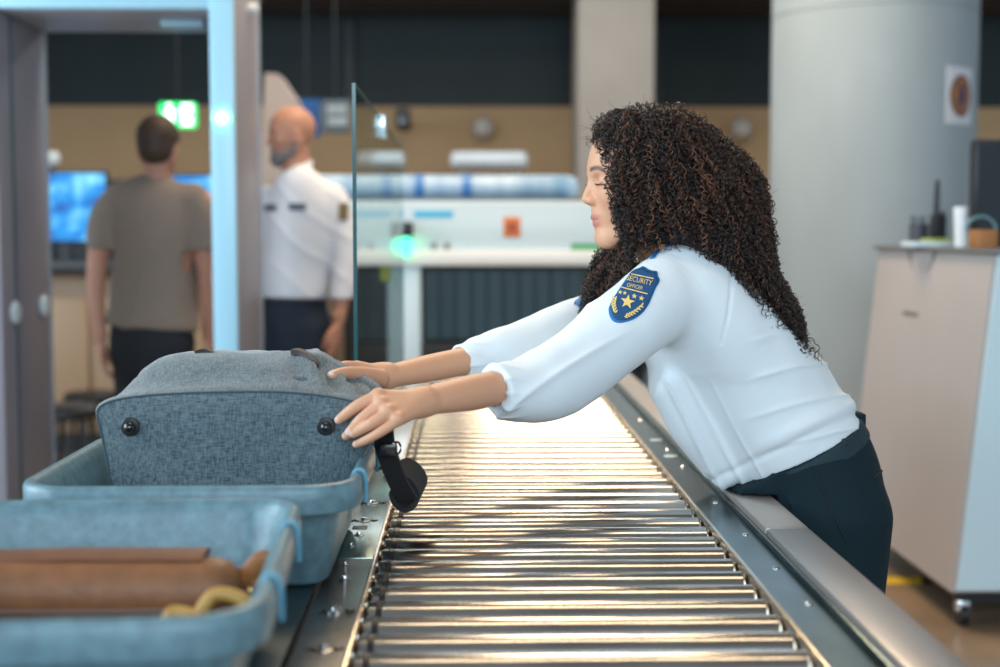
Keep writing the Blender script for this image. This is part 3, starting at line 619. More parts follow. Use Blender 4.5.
# ------------------------------------------------------------------ things in the near bin
m_lea = mat('brown_leather', (.27, .11, .045), .5, var=.25, scale=40, bump=.25, bscale=120)
m_lead = mat('brown_leather_flap', (.20, .085, .045), .5, var=.2, scale=30)
BY = 1.54; BZ = .898
t = empty('leather_case', (-.45, BY, .87), 'rolled brown leather case lying in the near bin', 'leather case')
xa, xb_ = -.62, -.292
lb = MB().lathe([(.030, 0), (.036, .006), (.0375, .02), (.0375, xb_-xa)], (xa, BY, BZ), (1, 0, 0), 40).build('barrel', m_lea, t)
MB().lathe([(.0375, 0), (.0385, .001), (.0380, .010), (.033, .026), (.022, .036), (.006, .040)], (xb_, BY, BZ), (1, 0, 0), 36).build('end_panel', mat('brown_leather_end', (.24, .10, .04), .5, var=.2, scale=30, bump=.2, bscale=100), t)
fl = MB().tube([(xa+.02, BY+.018, BZ+.034), (-.45, BY+.016, BZ+.0385), (xb_-.004, BY+.014, BZ+.038)], .026, 14, flat=.25, side=(0, 0, 1)); fl.build('flap', m_lead, t)
for x in (xb_-.001, xa+.03): MB().lathe([(.0380, 0), (.0385, .002), (.0380, .004)], (x, BY, BZ), (1, 0, 0), 36).build('seam_piping', m_lead, t)
MB().tube([(-.57, BY-.034, BZ-.012), (-.45, BY-.0355, BZ-.013), (-.30, BY-.034, BZ-.012)], .0035, 8).build('seam_piping', mat('leather_seam', (.19, .10, .07), .5), t)
tabs = catmull([(-.262, BY+.006, BZ+.004), (-.245, BY+.0, BZ+.02), (-.232, BY, BZ+.034), (-.222, BY, BZ+.030), (-.226, BY, BZ+.014), (-.24, BY, BZ+.004)], 4)
MB().tube(tabs, .012, 10, flat=.4, side=(0, 1, 0)).build('strap_loop', mat('leather_tab', (.30, .11, .03), .5), t)
MB().tube(catmull([(-.25, BY, BZ+.004), (-.238, BY, BZ+.003), (-.226, BY+.004, BZ+.003)], 4), .008, 10, flat=.6).build('strap', m_lead, t)
MB().lathe([(.005, 0), (.005, .002), (.003, .004), (.0008, .005)], (-.243, BY-.011, BZ+.004), (0, -1, 0), 14).build('rivet', mat('brass', (.9, .6, .25), .2, metal=1), t)
a_ = empty('black_pouch', (-.42, 1.5, ZB+.006), 'flat black pouch under the rolled leather case in the near bin', 'pouch')
MB().box((-.60, 1.38, ZB+.008), (-.24, 1.63, ZB+.034), .012).build('pouch_body', mat('pouch_black', (.012, .011, .011), .6), a_)
MB().tube([(-.59, 1.377, ZB+.022), (-.25, 1.377, ZB+.022)], .002, 6).build('zip', mat('zip_grey', (.1, .1, .1), .3, metal=.8), a_)
m_gold = mat('mustard_strap', (.55, .30, .06), .45, var=.2, scale=60)
def coil(name, c, r, R, tilt, label, r0, span=2*PI):
    pts = [(c[0]+R*math.cos(q)+.004*math.sin(3*q), c[1]+R*math.sin(q)*math.cos(tilt), c[2]+R*math.sin(q)*math.sin(tilt)+.005*q/PI) for q in np.linspace(r0, r0+span, 40)]
    return tag(MB().tube(pts, r, 10).build(name, m_gold), label, name.replace('_', ' '), 'mustard loops in the near bin')
coil('strap_loop_coil', (-.255, 1.430, ZB+.064), .0075, .030, 1.3, 'mustard yellow looped strap standing in the corner of the near bin', 0, 2*PI)
coil('strap_loop_coil', (-.298, 1.410, ZB+.060), .0075, .021, 1.0, 'smaller mustard yellow loop in front of the rolled leather case', 0, 2*PI)
t = empty('woven_belt', (-.24, 1.50, ZB+.04), 'tan woven belt coiled at the right end of the near bin', 'belt')
MB().tube([(-.275+.028*math.cos(q), 1.47+.05*math.sin(q), ZB+.042+.012*math.sin(q*.5)) for q in np.linspace(0, 5.6, 36)], .009, 10, flat=.5, side=(0, 0, 1)).build('strap', mat('tan_weave', (.32, .22, .12), .6, var=.4, scale=90), t)
MB().box((-.272, 1.425, ZB+.042), (-.250, 1.445, ZB+.054), .003).build('buckle', mat('orange_buckle', (.5, .16, .05), .4), t)

# ------------------------------------------------------------------ blue grey bag
m_bag = bpy.data.materials.new('heather_fabric'); m_bag.use_nodes = True; nt = m_bag.node_tree; bs = nt.nodes['Principled BSDF']; bs.inputs['Roughness'].default_value = .9; bs.inputs['Sheen Weight'].default_value = .3
tc = nt.nodes.new('ShaderNodeTexCoord'); srcs = []
for sc_ in ((70, 1100, 1100), (1100, 80, 100)):
    mp = nt.nodes.new('ShaderNodeMapping'); mp.inputs['Scale'].default_value = sc_; n = nt.nodes.new('ShaderNodeTexNoise'); n.inputs['Scale'].default_value = 1; n.inputs['Detail'].default_value = 2
    nt.links.new(tc.outputs['Object'], mp.inputs[0]); nt.links.new(mp.outputs[0], n.inputs[0]); srcs.append(n.outputs[0])
ad = nt.nodes.new('ShaderNodeMath'); ad.operation = 'ADD'; nt.links.new(srcs[0], ad.inputs[0]); nt.links.new(srcs[1], ad.inputs[1])
r = nt.nodes.new('ShaderNodeValToRGB'); mr = nt.nodes.new('ShaderNodeMath'); mr.operation = 'MULTIPLY'; mr.inputs[1].default_value = .5; nt.links.new(ad.outputs[0], mr.inputs[0]); nt.links.new(mr.outputs[0], r.inputs[0])
r.color_ramp.elements[0].position = .40; r.color_ramp.elements[0].color = (.022, .048, .064, 1); r.color_ramp.elements[1].position = .62; r.color_ramp.elements[1].color = (.16, .215, .24, 1)
nt.links.new(r.outputs[0], bs.inputs['Base Color']); bp = nt.nodes.new('ShaderNodeBump'); bp.inputs['Strength'].default_value = .3; bp.inputs['Distance'].default_value = .001; nt.links.new(mr.outputs[0], bp.inputs['Height']); nt.links.new(bp.outputs[0], bs.inputs['Normal'])
BG = 2.02
bagE = empty('fabric_bag', (-.34, 2.1, .84), 'blue grey heather fabric bag lying in a bin with two black feet on its base', 'bag')
poly = [(97, 413), (104, 404), (125, 398), (165, 394), (222, 392), (280, 392), (325, 396), (355, 402), (374, 411), (379, 420), (373, 436), (360, 458), (350, 482), (343, 510), (332, 540), (300, 549), (200, 549), (138, 548), (121, 538), (114, 505), (108, 466), (101, 432)]
ring0 = catmull([P(x, y, BG) for x, y in poly], 7, True); NB = len(ring0)
cen = ring0.mean(0)
# arc-length resample
def resamp(r, n):
    rr_ = np.vstack([r, r[:1]]); d = np.r_[0, np.cumsum(np.linalg.norm(np.diff(rr_, axis=0), axis=1))]; s_ = np.linspace(0, d[-1], n, False)
    return np.stack([np.interp(s_, d, rr_[:, i]) for i in range(3)], 1)
NB = 220; ring0 = resamp(ring0, NB)
zt_, zb_ = ring0[:, 2].max(), ring0[:, 2].min()
rings = []
YS = [0, .004, .015, .035, .06, .09, .12, .15, .18, .21, .24, .265, .28]
def bag_top(x, dy):
    """top silhouette of the bag: height over the seam line"""
    xs_ = (-.545, -.515, -.485, -.45, -.33, -.27, -.235, -.20, -.15, -.12)
    hs_ = (-.01, .026, .042, .047, .044, .042, .042, .026, .002, -.01)
    h = np.interp(x, xs_, hs_); return h*sm(0, .13, dy)*(1-.5*sm(.2, .3, dy))
for dy in YS:
    R_ = ring0.copy(); R_[:, 1] = BG+dy
    up = sm(zb_+.12, zt_-.01, R_[:, 2]) 
    R_[:, 2] += up*bag_top(R_[:, 0], dy)
    sh = 1-.035*sm(0, .16, dy)-.10*sm(.2, .30, dy); R_[:, 0] = cen[0]+(R_[:, 0]-cen[0])*sh
    bul = .006*math.sin(min(dy/.03, 1)*PI)
    wr = noise3(R_*V(1, 1, 1), 30, 3)*.0075*sm(0, .05, dy)+.010*sm(.01, .06, dy)*np.sin(R_[:, 0]*95+R_[:, 1]*60+2*np.sin(R_[:, 0]*30))*np.exp(-((R_[:, 0]+.20)/.10)**2)
    d_ = R_-cen; d_[:, 1] = 0; d_ /= np.linalg.norm(d_, axis=1, keepdims=True); R_ += d_*(wr+bul)[:, None]; R_[:, 2] = np.maximum(R_[:, 2], ZB+.008)
    rings.append(R_)
vs = np.vstack(rings); fs = []
for j in range(len(rings)-1):
    for i in range(NB): fs.append((j*NB+i, (j+1)*NB+i, (j+1)*NB+(i+1) % NB, j*NB+(i+1) % NB))
# rounded back
last = rings[-1]; cb = last.mean(0); base_n = len(vs); extra = []
for k_, (s_, dy) in enumerate(((.93, .018), (.75, .03), (.4, .036), (.02, .038))): 
    e_ = cb+(last-cb)*s_; e_[:, 1] += dy; extra.append(e_)
vs = np.vstack([vs]+extra)
for j in range(len(rings)-1, len(rings)-1+4):
    for i in range(NB): fs.append((j*NB+i, (j+1)*NB+i, (j+1)*NB+(i+1) % NB, j*NB+(i+1) % NB))
MB().add(vs, fs).build('bag_body', m_bag, bagE, True)
# base panel: bulging, creased
pr = []; 
for s_ in np.linspace(1, .02, 26):
    e_ = cen+(ring0-cen)*s_; b_ = (1-s_**4)*.014; e_[:, 1] = BG-b_+noise3(e_, 28, 5)*.0035*(1-s_**6)+.002*np.sin(e_[:, 0]*60-e_[:, 2]*40)*(1-s_**6)*sm(-.3, -.15, e_[:, 0]); pr.append(e_)
vs = np.vstack(pr); fs = [(j*NB+i, j*NB+(i+1) % NB, (j+1)*NB+(i+1) % NB, (j+1)*NB+i) for j in range(len(pr)-1) for i in range(NB)]
fs.append(tuple((len(pr)-1)*NB+i for i in range(NB))); MB().add(vs, fs).build('base_panel', m_bag, bagE, True)
MB().tube(ring0+V(0, -.0005, 0), .0016, 6, closed=True).build('seam', mat('seam_dark', (.05, .075, .09), .8), bagE, True)
for px, py in ((130, 427), (326, 427)):
    c = P(px, py, BG-.014); f_ = MB().lathe([(.0135, 0), (.0140, .002), (.0125, .0035), (.0095, .004)], (c[0], BG-.010, c[2]), (0, -1, 0), 28).build('bag_foot', mat('foot_rubber', (.012, .013, .015), .35), bagE)
    MB().lathe([(.0085, 0), (.0088, .004), (.0072, .0085), (.004, .011), (.0005, .012)], (c[0], BG-.014, c[2]), (0, -1, 0), 24).build('stud', mat('foot_gloss', (.01, .01, .012), .12, coat=.5), f_)
# flap held by the hands, with black strap end
def ribbon(pts, wv, th=.0025, sag=0):
    pts = np.array(pts, float); wv = np.array(wv, float); mb = MB(); vs = []; fs = []; n = len(pts); m_ = 7
    wv = np.broadcast_to(wv, (n, 3)) if wv.ndim == 1 else wv
    for s_ in (0, 1):
        for i in range(n):
            t = pts[min(i+1, n-1)]-pts[max(i-1, 0)]; nn_ = np.cross(t, wv[i]); nn_ /= np.linalg.norm(nn_)+1e-9
            for j in range(m_):
                q = j/(m_-1)-.5; vs.append(pts[i]+wv[i]*q+nn_*(th*(s_-.5)*(1-.0*q)+sag*(1-4*q*q)))
    o_ = n*m_
    for i in range(n-1):
        for j in range(m_-1):
            a_ = i*m_+j; fs += [(a_, a_+1, a_+m_+1, a_+m_), (o_+a_, o_+a_+m_, o_+a_+m_+1, o_+a_+1)]
        a_ = i*m_; fs += [(a_, a_+m_, o_+a_+m_, o_+a_)]; a_ = i*m_+m_-1; fs += [(a_, o_+a_, o_+a_+m_, a_+m_)]
    a_ = np.arange(m_-1); fs += [(j, o_+j, o_+j+1, j+1) for j in a_]; b0 = (n-1)*m_; fs += [(b0+j, b0+j+1, o_+b0+j+1, o_+b0+j) for j in a_]
    return mb.add(vs, fs)
fp = catmull([P(294, 366, 2.12), P(312, 366, 2.12), P(332, 377, 2.12), P(352, 388, 2.12), P(370, 398, 2.11), P(378, 408, 2.10)], 6)
fw = [V(.010, .10, .035)]*len(fp)
ribbon(fp, np.array(fw), .006, -.006).build('side_flap', m_bag, bagE, True)
ribbon(catmull([P(292, 352, 2.15), P(300, 352, 2.15), P(312, 359, 2.14), P(318, 366, 2.13)], 5), V(.0, .03, .0), .008).build('top_strap', mat('strap_brown_black', (.05, .035, .03), .6), bagE)
ribbon(catmull([P(196, 352, 2.16), P(206, 350, 2.17), P(216, 355, 2.17)], 5), V(0, .02, 0), .005).build('zip_pull', MATS['strap_brown_black'], bagE)
# black strap hanging over the rim onto the rollers
m_web = mat('black_webbing', (.012, .012, .014), .75, bump=.3, bscale=400)
sp = catmull([P(383, 428, 2.06), P(385, 445, 2.06), P(390, 462, 2.07), P(398, 482, 2.08), P(408, 499, 2.09)], 6)
ribbon(sp, V(.029, -.010, .006), .006).build('hanging_strap', m_web, bagE)
lp = catmull([P(394, 472, 2.13), P(403, 468, 2.14), P(414, 474, 2.15), P(421, 486, 2.15), P(418, 497, 2.14), P(409, 502, 2.13), P(400, 496, 2.13), P(396, 485, 2.13), P(404, 480, 2.13), P(411, 487, 2.13)], 6)
ribbon(lp, V(.010, .075, .012), .008).build('strap_loop', m_web, bagE)
ribbon(catmull([P(396, 474, 2.14), P(384, 468, 2.20), P(378, 468, 2.26), P(374, 466, 2.33)], 5), V(0, .025, .0), .003).build('strap_tail', m_web, bagE)
c = P(388, 448, 2.05); bk = MB().box((c[0]-.013, c[1]-.006, c[2]-.012), (c[0]+.014, c[1]+.006, c[2]+.008), .004); bk.build('strap_buckle', mat('buckle_black', (.015, .015, .018), .2), bagE)
bk = MB().tube([(c[0]+.013+.006*math.cos(q), c[1], c[2]+.0+.009*math.sin(q)) for q in np.linspace(0, 2*PI, 20, False)], .0018, 6, closed=True); bk.build('strap_ring', MATS['buckle_black'], bagE)
# ------------------------------------------------------------------ people
m_skin = mat('skin', (.6, .35, .24), .48, attr='Col', sss=.12, spec=.35)
def auto_hand(vol, wrist, d, back, s=1.0, curl=.5, thumb_side=1, k=.006):
    """wrist point, finger direction, back-of-hand direction"""
    d = np.array(d, float); d /= np.linalg.norm(d); bk = np.array(back, float); bk -= d*np.dot(bk, d); bk /= np.linalg.norm(bk); sd = np.cross(d, bk)*thumb_side; w_ = np.array(wrist, float)
    mc, fi = [], []
    for i, L in enumerate((.072, .078, .074, .062)):
        m = w_+s*(d*(.088-.004*i-(.004 if i == 3 else 0))+sd*(.030-.020*i)); mc.append(m); pts = []; q = curl*.35; p = m
        for seg in (.50, .30, .22):
            dd = d*math.cos(q)-bk*math.sin(q)+sd*(.06-.05*i); p = p+s*L*seg*dd; pts.append(p); q += curl*.55
        fi.append(pts)
    th = [w_+s*(d*.025+sd*.022), w_+s*(d*.055+sd*.042-bk*.01), w_+s*(d*.082+sd*.046-bk*.018), w_+s*(d*.102+sd*.042-bk*.024)]
    for m, r in zip(mc, (.0105, .0108, .0102, .0092)): vol.sweep([w_+(m-w_)*.1, w_+(m-w_)*.55, m], [s*.015, s*.0145, s*r], k=k, n=3)
    for m, f_, r in zip(mc, fi, (.0088, .009, .0085, .0075)): vol.sweep([m]+f_, [s*r*1.12, s*r, s*r*.9, s*r*.76], k=.002, n=3)
    vol.sweep(th, [s*.014, s*.0125, s*.0105, s*.0085], k=.004, n=3)
SK = V(.68, .36, .22)
# ---------- the woman
wo = empty('person', (.62, 2.5, 0), 'woman with long dark curly hair in a white shirt leaning over the rollers', 'person')
O = P(635, 185, 2.46); ya = math.radians(10); hf = V(-math.cos(ya), -math.sin(ya), 0); hs = V(math.sin(ya), -math.cos(ya), 0); hu = V(0, 0, 1); HF = np.stack([hf, hs, hu])
def H(f, s, u): return O+f*hf+s*hs+u*hu
def head_sdf(vol, H, HF, g=1.0, female=True):
    e = lambda c, r, k=.01, sub=False: vol.ell(H(*[q*g for q in c]), V(*r)*g, k*g, HF, sub)
    sw = lambda pts, rs, k=.008, sub=False, side=HF[1]: vol.sweep([H(*[q*g for q in p]) for p in pts], [r*g for r in rs], side=side, k=k*g, n=4, sub=sub)
    e((-.006, 0, .035), (.090, .073, .086), .0)
    e((.024, 0, -.022), (.053, .057, .078), .03)
    e((.053, 0, -.057), (.0215, .028, .028), .016)
    e((.051, 0, -.0945), (.020, .021, .0165), .014)
    for s in (-1, 1):
        sw([(.048, s*.018, -.092), (.02, s*.042, -.078), (-.015, s*.053, -.052), (-.02, s*.056, -.02)], (.015, .014, .016, .018), .02)
        e((.046, s*.038, -.016), (.024, .020, .022), .018)
        e((.082, s*.031, .005), (.016, .018, .0105), .012, True)
    for s in (-1, 1):
        e((.0605, s*.031, .006), (.0135, .015, .0128), .003)
        sw([(.074, s*.012, .0235), (.0725, s*.028, .0265), (.060, s*.046, .021)], (.0055, .0055, .004), .012)
    sw([(.0730, 0, .018), (.0765, 0, .006), (.0835, 0, -.010), (.0872, 0, -.0245)], (.0072, .0066, .0075, .0095), .007)
    for s in (-1, 1): e((.0780, s*.0122, -.0280), (.0120, .0070, .0082), .005)
    e((.080, 0, -.0315), (.009, .006, .005), .004)
    for s in (-1, 1): e((.0815, s*.0058, -.0352), (.006, .0032, .0035), .002, True)
    lp = .85 if female else .7
    for s in (-1, 1):
        sw([(.053, s*.0270, -.0590), (.0690, s*.0150, -.0570), (.0760, s*.004, -.0568), (.0752, 0, -.0575)], (.0022, .0034*lp, .0044*lp, .0046*lp), .004)
        sw([(.053, s*.0255, -.0610), (.0675, s*.013, -.0670), (.0712, 0, -.0685)], (.0022, .0045*lp, .0056*lp), .004)
        sw([(.0525, s*.0300, -.0575), (.0715, s*.0155, -.0618), (.0810, 0, -.0628)], (.0012, .0012, .0014), .0015, True)
        # ear
        e((-.012, s*.074, -.004), (.016, .007, .029), .005); e((-.008, s*.083, .0), (.009, .006, .018), .004, True)
vol = Vol(O-V(.16, .16, .24), O+V(.18, .24, .16), .0019)
head_sdf(vol, H, HF)
nk = [H(-.028, 0, -.03), H(-.045, 0, -.085), P(672, 258, 2.50), P(690, 275, 2.50)]
vol.sweep(nk, [.052, .049, .052, .062], side=(0, 1, 0), k=.02)
hv, hfc = vol.mesh(); hv = relax(hv, hfc, 1, .4)
L = (hv-O)@HF.T; f_, s_, u_ = L.T
C = np.tile(SK, (len(hv), 1))
def blend(C, c, w_): return C*(1-w_[:, None])+V(*c)*w_[:, None]
C = blend(C, (.62, .27, .19), .35*np.exp(-(((f_-.05)/.03)**2+((abs(s_)-.042)/.02)**2+((u_+.03)/.022)**2)))
up = np.exp(-(((u_+.0568)/.0052)**4+((s_)/.025)**4))*sm(.050, .056, f_)*sm(.0, .0005, u_+.0635)
lo_ = np.exp(-(((u_+.0680)/.0062)**4+((s_)/.022)**4))*sm(.050, .056, f_)
C = blend(C, (.50, .155, .13), np.clip(up+lo_, 0, 1)*.9)
ad_ = abs(s_); bl = (u_-(.0255+.0025*sm(.010, .030, ad_)-.006*sm(.034, .05, ad_)))/.0042
C = blend(C, (.035, .017, .011), np.exp(-bl**4)*sm(.008, .014, ad_)*(1-sm(.045, .052, ad_))*sm(.03, .045, f_)*.85)
C = blend(C, (.30, .13, .09), np.exp(-((u_-.0005)/.0022)**2)*np.exp(-((ad_-.031)/.013)**4)*sm(.05, .056, f_)*.6)
parts = [(hv, hfc)]; cols = [C]
# near forearm and hand
W1 = P(431, 400, 2.035); E1 = P(548, 386, 2.20)
mc = [P(378, 396, 1.992), P(381, 404.5, 1.978), P(388, 412.5, 1.966), P(398, 420, 1.960)]
fg = [[P(358, 405.5, 1.984), P(346, 414, 1.988), P(338.5, 420, 1.995)], [P(362, 419, 1.972), P(352, 430, 1.982), P(346, 436, 1.994)],
      [P(372, 423, 1.958), P(361, 429.5, 1.966), P(353.5, 434, 1.980)], [P(381, 431.5, 1.954), P(366, 440, 1.966), P(356, 444.5, 1.984)]]
lo = np.min([W1, E1]+mc+sum(fg, []), 0)-.045; hi = np.max([W1, E1]+mc+sum(fg, []), 0)+.05
vol = Vol(lo, hi, .00135)
vol.sweep([E1, P(500, 388, 2.135), P(470, 393, 2.088), W1, P(418, 402, 2.023)], [(.034, .034), (.0275, .0275), (.0275, .0265), (.0235, .0195), (.026, .017)], side=(0, 1, .5), k=.004, n=6)
hand(vol, P(428, 401, 2.03), mc, fg, [P(416, 404, 2.045), P(400, 410, 2.045), P(390, 416, 2.035), P(382, 422, 2.025)], rw=.0235, k=.010)
for m in mc: vol.ell(m+V(0, -.001, .003), (.0085, .0085, .0075), .006)
v1, f1 = vol.mesh(); v1 = relax(v1, f1, 1, .35)
def nailcol(v, f, tips):
    n = vnormals(v, f); c = np.tile(SK, (len(v), 1)); c = blend(c, (.60, .30, .20), .25*(noise3(v, 90, 2)*.5+.5))
    for tip, prev, bk in tips:
        d = tip-prev; d /= np.linalg.norm(d); bk = bk/np.linalg.norm(bk); sd = np.cross(d, bk); q = v-(tip+d*.001); a_, b_, c_ = q@d, q@sd, q@bk
        w_ = np.exp(-((a_/.0062)**4+(b_/.0052)**4))*sm(.0012, .003, c_)*sm(.2, .5, n@bk); c = blend(c, (.80, .55, .48), w_*.85)
        c = blend(c, (.88, .82, .78), w_*sm(.003, .0045, a_))
    return c
bk1 = V(-.25, -.75, .6)
parts.append((v1, f1)); cols.append(nailcol(v1, f1, [(q[2], q[1], bk1) for q in fg]))
# far forearm and hand
W2 = P(392, 375.5, 2.26); E2 = P(505, 352, 2.42)
mc2 = [P(357, 367, 2.235), P(361, 373.5, 2.25), P(366, 380, 2.255), P(371, 386.5, 2.25)]
fg2 = [[P(345, 366, 2.215), P(338, 369, 2.20), P(335, 375, 2.19)], [P(350, 380, 2.235), P(350, 389, 2.225), P(352, 396, 2.215)], [P(356, 388, 2.24), P(357, 396, 2.23), P(359, 402, 2.22)], [P(363, 393, 2.24), P(363, 400, 2.23), P(364, 405, 2.222)]]
th2 = [P(380, 378, 2.225), P(363, 374.5, 2.185), P(345, 373, 2.14), P(332, 375.5, 2.105)]
lo = np.min([W2, E2]+mc2+sum(fg2, [])+th2, 0)-.045; hi = np.max([W2, E2]+mc2+sum(fg2, []), 0)+.05
vol = Vol(lo, hi, .00145)
vol.sweep([E2, P(470, 360, 2.365), P(430, 368, 2.31), W2, P(382, 375.5, 2.25)], [(.027, .027), (.0245, .024), (.024, .0225), (.0215, .0185), (.023, .019)], side=(0, 1, .3), k=.004, n=6)
hand(vol, P(389, 376, 2.257), mc2, fg2, th2, rw=.023, k=.010)
v2, f2 = vol.mesh(); v2 = relax(v2, f2, 1, .35)
parts.append((v2, f2)); cols.append(nailcol(v2, f2, [(th2[3], th2[2], V(-.2, -.3, .95)), (fg2[0][2], fg2[0][1], V(-.6, -.3, .6))]))
# torso core, upper arms, legs under the clothes
vol = Vol((-.02, 2.0, -.01), (.98, 2.85, 1.32), .008)
spine = [P(790, 452, 2.5), P(763, 414, 2.5), P(730, 365, 2.5), P(700, 318, 2.5), P(684, 280, 2.5)]
vol.sweep([P(815, 500, 2.5)]+spine, [(.13, .105), (.115, .105), (.115, .105), (.125, .105), (.13, .10), (.10, .06)], side=(0, 1, 0), k=.02)
vol.sweep([P(678, 290, 2.42), P(612, 340, 2.31), E1], [.045, .036, .030], k=.02); vol.sweep([P(650, 296, 2.58), P(605, 316, 2.58), P(560, 335, 2.51), E2], [.04, .034, .030, .027], k=.01)
LEGS = []
for yy, dx in ((2.415, .0), (2.595, .05)):
    A_ = P(819, 520, 2.5); A_[1] = yy; kn = V(A_[0]+.0+dx*.6, yy, .48); an = V(A_[0]+.06+dx, yy, .09); LEGS.append((A_, kn, an))
    vol.sweep([A_, .5*(A_+kn), kn, .5*(kn+an)+V(.012, 0, .03), an, an+V(-.02, 0, -.035)], [.088, .072, .050, .050, .034, .036], k=.03)
    vol.sweep([an+V(.02, 0, -.05), an+V(-.07, 0, -.055), an+V(-.14, 0, -.066)], [.032, .030, .020], k=.02)
tv, tf = vol.mesh(); parts.append((tv, tf)); cols.append(np.tile(SK, (len(tv), 1)))
bv, bf = join(parts); body = link_mesh('body', bv, bf, m_skin, wo); colattr(body, np.vstack(cols))
# shoes
for A_, kn, an in LEGS:
    vs_ = Vol(an-V(.25, .08, .1), an+V(.1, .08, .06), .005)
    vs_.sweep([an+V(.03, 0, -.045), an+V(-.04, 0, -.045), an+V(-.13, 0, -.06), an+V(-.17, 0, -.065)], [(.036, .034), (.038, .034), (.040, .026), (.028, .018)], side=(0, 1, 0), k=.01); vs_.cut(V(0, 0, .004), (0, 0, -1))
    q_, g_ = vs_.mesh(); link_mesh('shoe', q_, g_, mat('shoe_black', (.015, .014, .014), .35), wo)
# ---------- shirt
m_shirt = mat('shirt_white', (.76, .83, .87), .75, sheen=.2, bump=.12, bscale=900)
vol = Vol((-.06, 2.0, .80), (.75, 2.86, 1.33), .0030)
vol.sweep([P(793, 458, 2.5), P(787, 447, 2.5), P(763, 414, 2.5), P(731, 366, 2.5), P(702, 320, 2.5), P(688, 290, 2.5), P(680, 272, 2.5)],
          [(.132, .136), (.141, .139), (.148, .141), (.155, .138), (.172, .122), (.165, .088), (.10, .060)], side=(0, 1, 0), k=.004, n=6)
vol.sweep([P(700, 262, 2.50), P(680, 250, 2.50), P(669, 244, 2.5)], [(.085, .060), (.066, .052), (.060, .052)], side=(0, 1, 0), k=.02)
vol.sweep([P(684, 292, 2.44), P(664, 298, 2.375), P(640, 316, 2.32), P(608, 342, 2.28), P(575, 368, 2.235), P(548, 384, 2.195), P(524, 391, 2.160), P(505, 390, 2.136), P(497, 389, 2.126)],
          [.080, .072, .066, .062, .0605, .0585, .048, .039, .036], side=(0, 1, 0), k=.03, n=6)
vol.sweep([P(672, 288, 2.58), P(640, 298, 2.60), P(605, 317, 2.58), P(565, 331, 2.52), P(530, 346, 2.46), P(500, 354, 2.41), P(475, 360, 2.375), P(462, 363, 2.358)],
          [.075, .062, .054, .050, .050, .044, .034, .031], side=(0, 1, 0), k=.03, n=6)
# cloth hanging forward of the belly
vol.sweep([P(668, 392, 2.46), P(690, 430, 2.47), P(716, 470, 2.48)], [(.07, .030), (.08, .034), (.075, .022)], side=(0, 1, 0), k=.03)
vol.sweep([P(668, 392, 2.40), P(694, 435, 2.40), P(722, 472, 2.42)], [.026, .030, .018], k=.03)
# open ends: cut the cuffs flat, open them a little, cut the waist and the neck
def cutend(vol, p, n, r):
    n = np.array(n, float); n /= np.linalg.norm(n); sl = vol._sl(p-r, p+r); X_, Y_, Z_ = vol._grid(sl)
    d = (X_-p[0])*n[0]+(Y_-p[1])*n[1]+(Z_-p[2])*n[2]; vol.A[sl] = np.maximum(vol.A[sl], d)
c1d = P(480, 392, 2.11)-P(510, 388, 2.15); cutend(vol, P(495, 389, 2.126), c1d, .06)
vol.sweep([P(480, 390, 2.105), P(494, 389, 2.124)], [.0290, .0270], k=.002, sub=True)
c2d = P(462, 363, 2.358)-P(475, 360, 2.375); cutend(vol, P(459.5, 363, 2.355), c2d, .05)
vol.sweep([P(446, 366, 2.34), P(468, 361, 2.366)], [.0265, .0245], k=.002, sub=True)
wn = P(790+42, 455+90.7, 2.5)-P(790, 455, 2.5); vol.cut(P(788, 450.5, 2.5), wn)
cutend(vol, P(668, 243.5, 2.5), P(668, 243, 2.5)-P(684, 272, 2.5), .085)
vol.sweep([P(652, 216, 2.49), P(672, 250, 2.5), P(680, 264, 2.5)], [(.052, .050), (.054, .052), (.04, .04)], side=(0, 1, 0), k=.004, sub=True)
sv, sf = vol.mesh(); sv = relax(sv, sf, 3, .5)
sn = vnormals(sv, sf)
# folds
px_ = lambda v: (468+v[:, 0]/v[:, 1]*F, 232+(CAMZ-v[:, 2])/v[:, 1]*F)
def ridged(t, p=3): return (1-np.abs(np.sin(t)))**p
qx, qy = px_(sv)
dfold = .0030*noise3(sv, 26, 11)+.0010*noise3(sv, 75, 12)
tors = sm(640, 668, qx)*sm(372, 390, qy+.0*qx)
ux, uy = .50, .866     # pleats run from under the arm down to the waist front
tperp = (qx*uy-qy*ux)
pl_ = ridged(tperp*.155+.8*noise3(sv, 9, 21), 3)*.0085*tors*sm(0, 1, 1.25-np.abs((tperp-372)/58))
dfold += pl_-.0028*tors
# bloused cloth above the waistband
dw = ((qx-790)*(-.42)+(qy-450)*(-.907)); dfold += .008*np.exp(-((dw-12)/9)**2)*sm(745, 790, qx)-.004*np.exp(-((dw-1)/4)**2)
dfold += .0050*ridged((qx*.35+qy*.94)*.085+1.2*noise3(sv, 7, 5), 4)*sm(740, 775, qx)*sm(320, 350, qy)*(1-sm(440, 455, qy))
# sleeve folds around the elbow and along the upper arm
slv = (1-sm(640, 690, qx))*(1-tors)
along = (qx*.80-qy*.6)
dfold += slv*.0068*ridged((qx*.40+qy*.92)*.075+1.6*noise3(sv, 8, 31)+along*.006, 3)*(1-sm(585, 640, qx))
cuffm = np.exp(-((qx-508)/12)**2)*(sv[:, 1] < 2.26); dfold += cuffm*.0040*ridged(np.arctan2(sv[:, 2]-1.055, sv[:, 1]-2.135)*5, 2)-.0*cuffm
cuf2 = np.exp(-((qx-474)/11)**2)*(sv[:, 1] > 2.30); dfold += cuf2*.0035*ridged(np.arctan2(sv[:, 2]-1.075, sv[:, 1]-2.37)*5, 2)
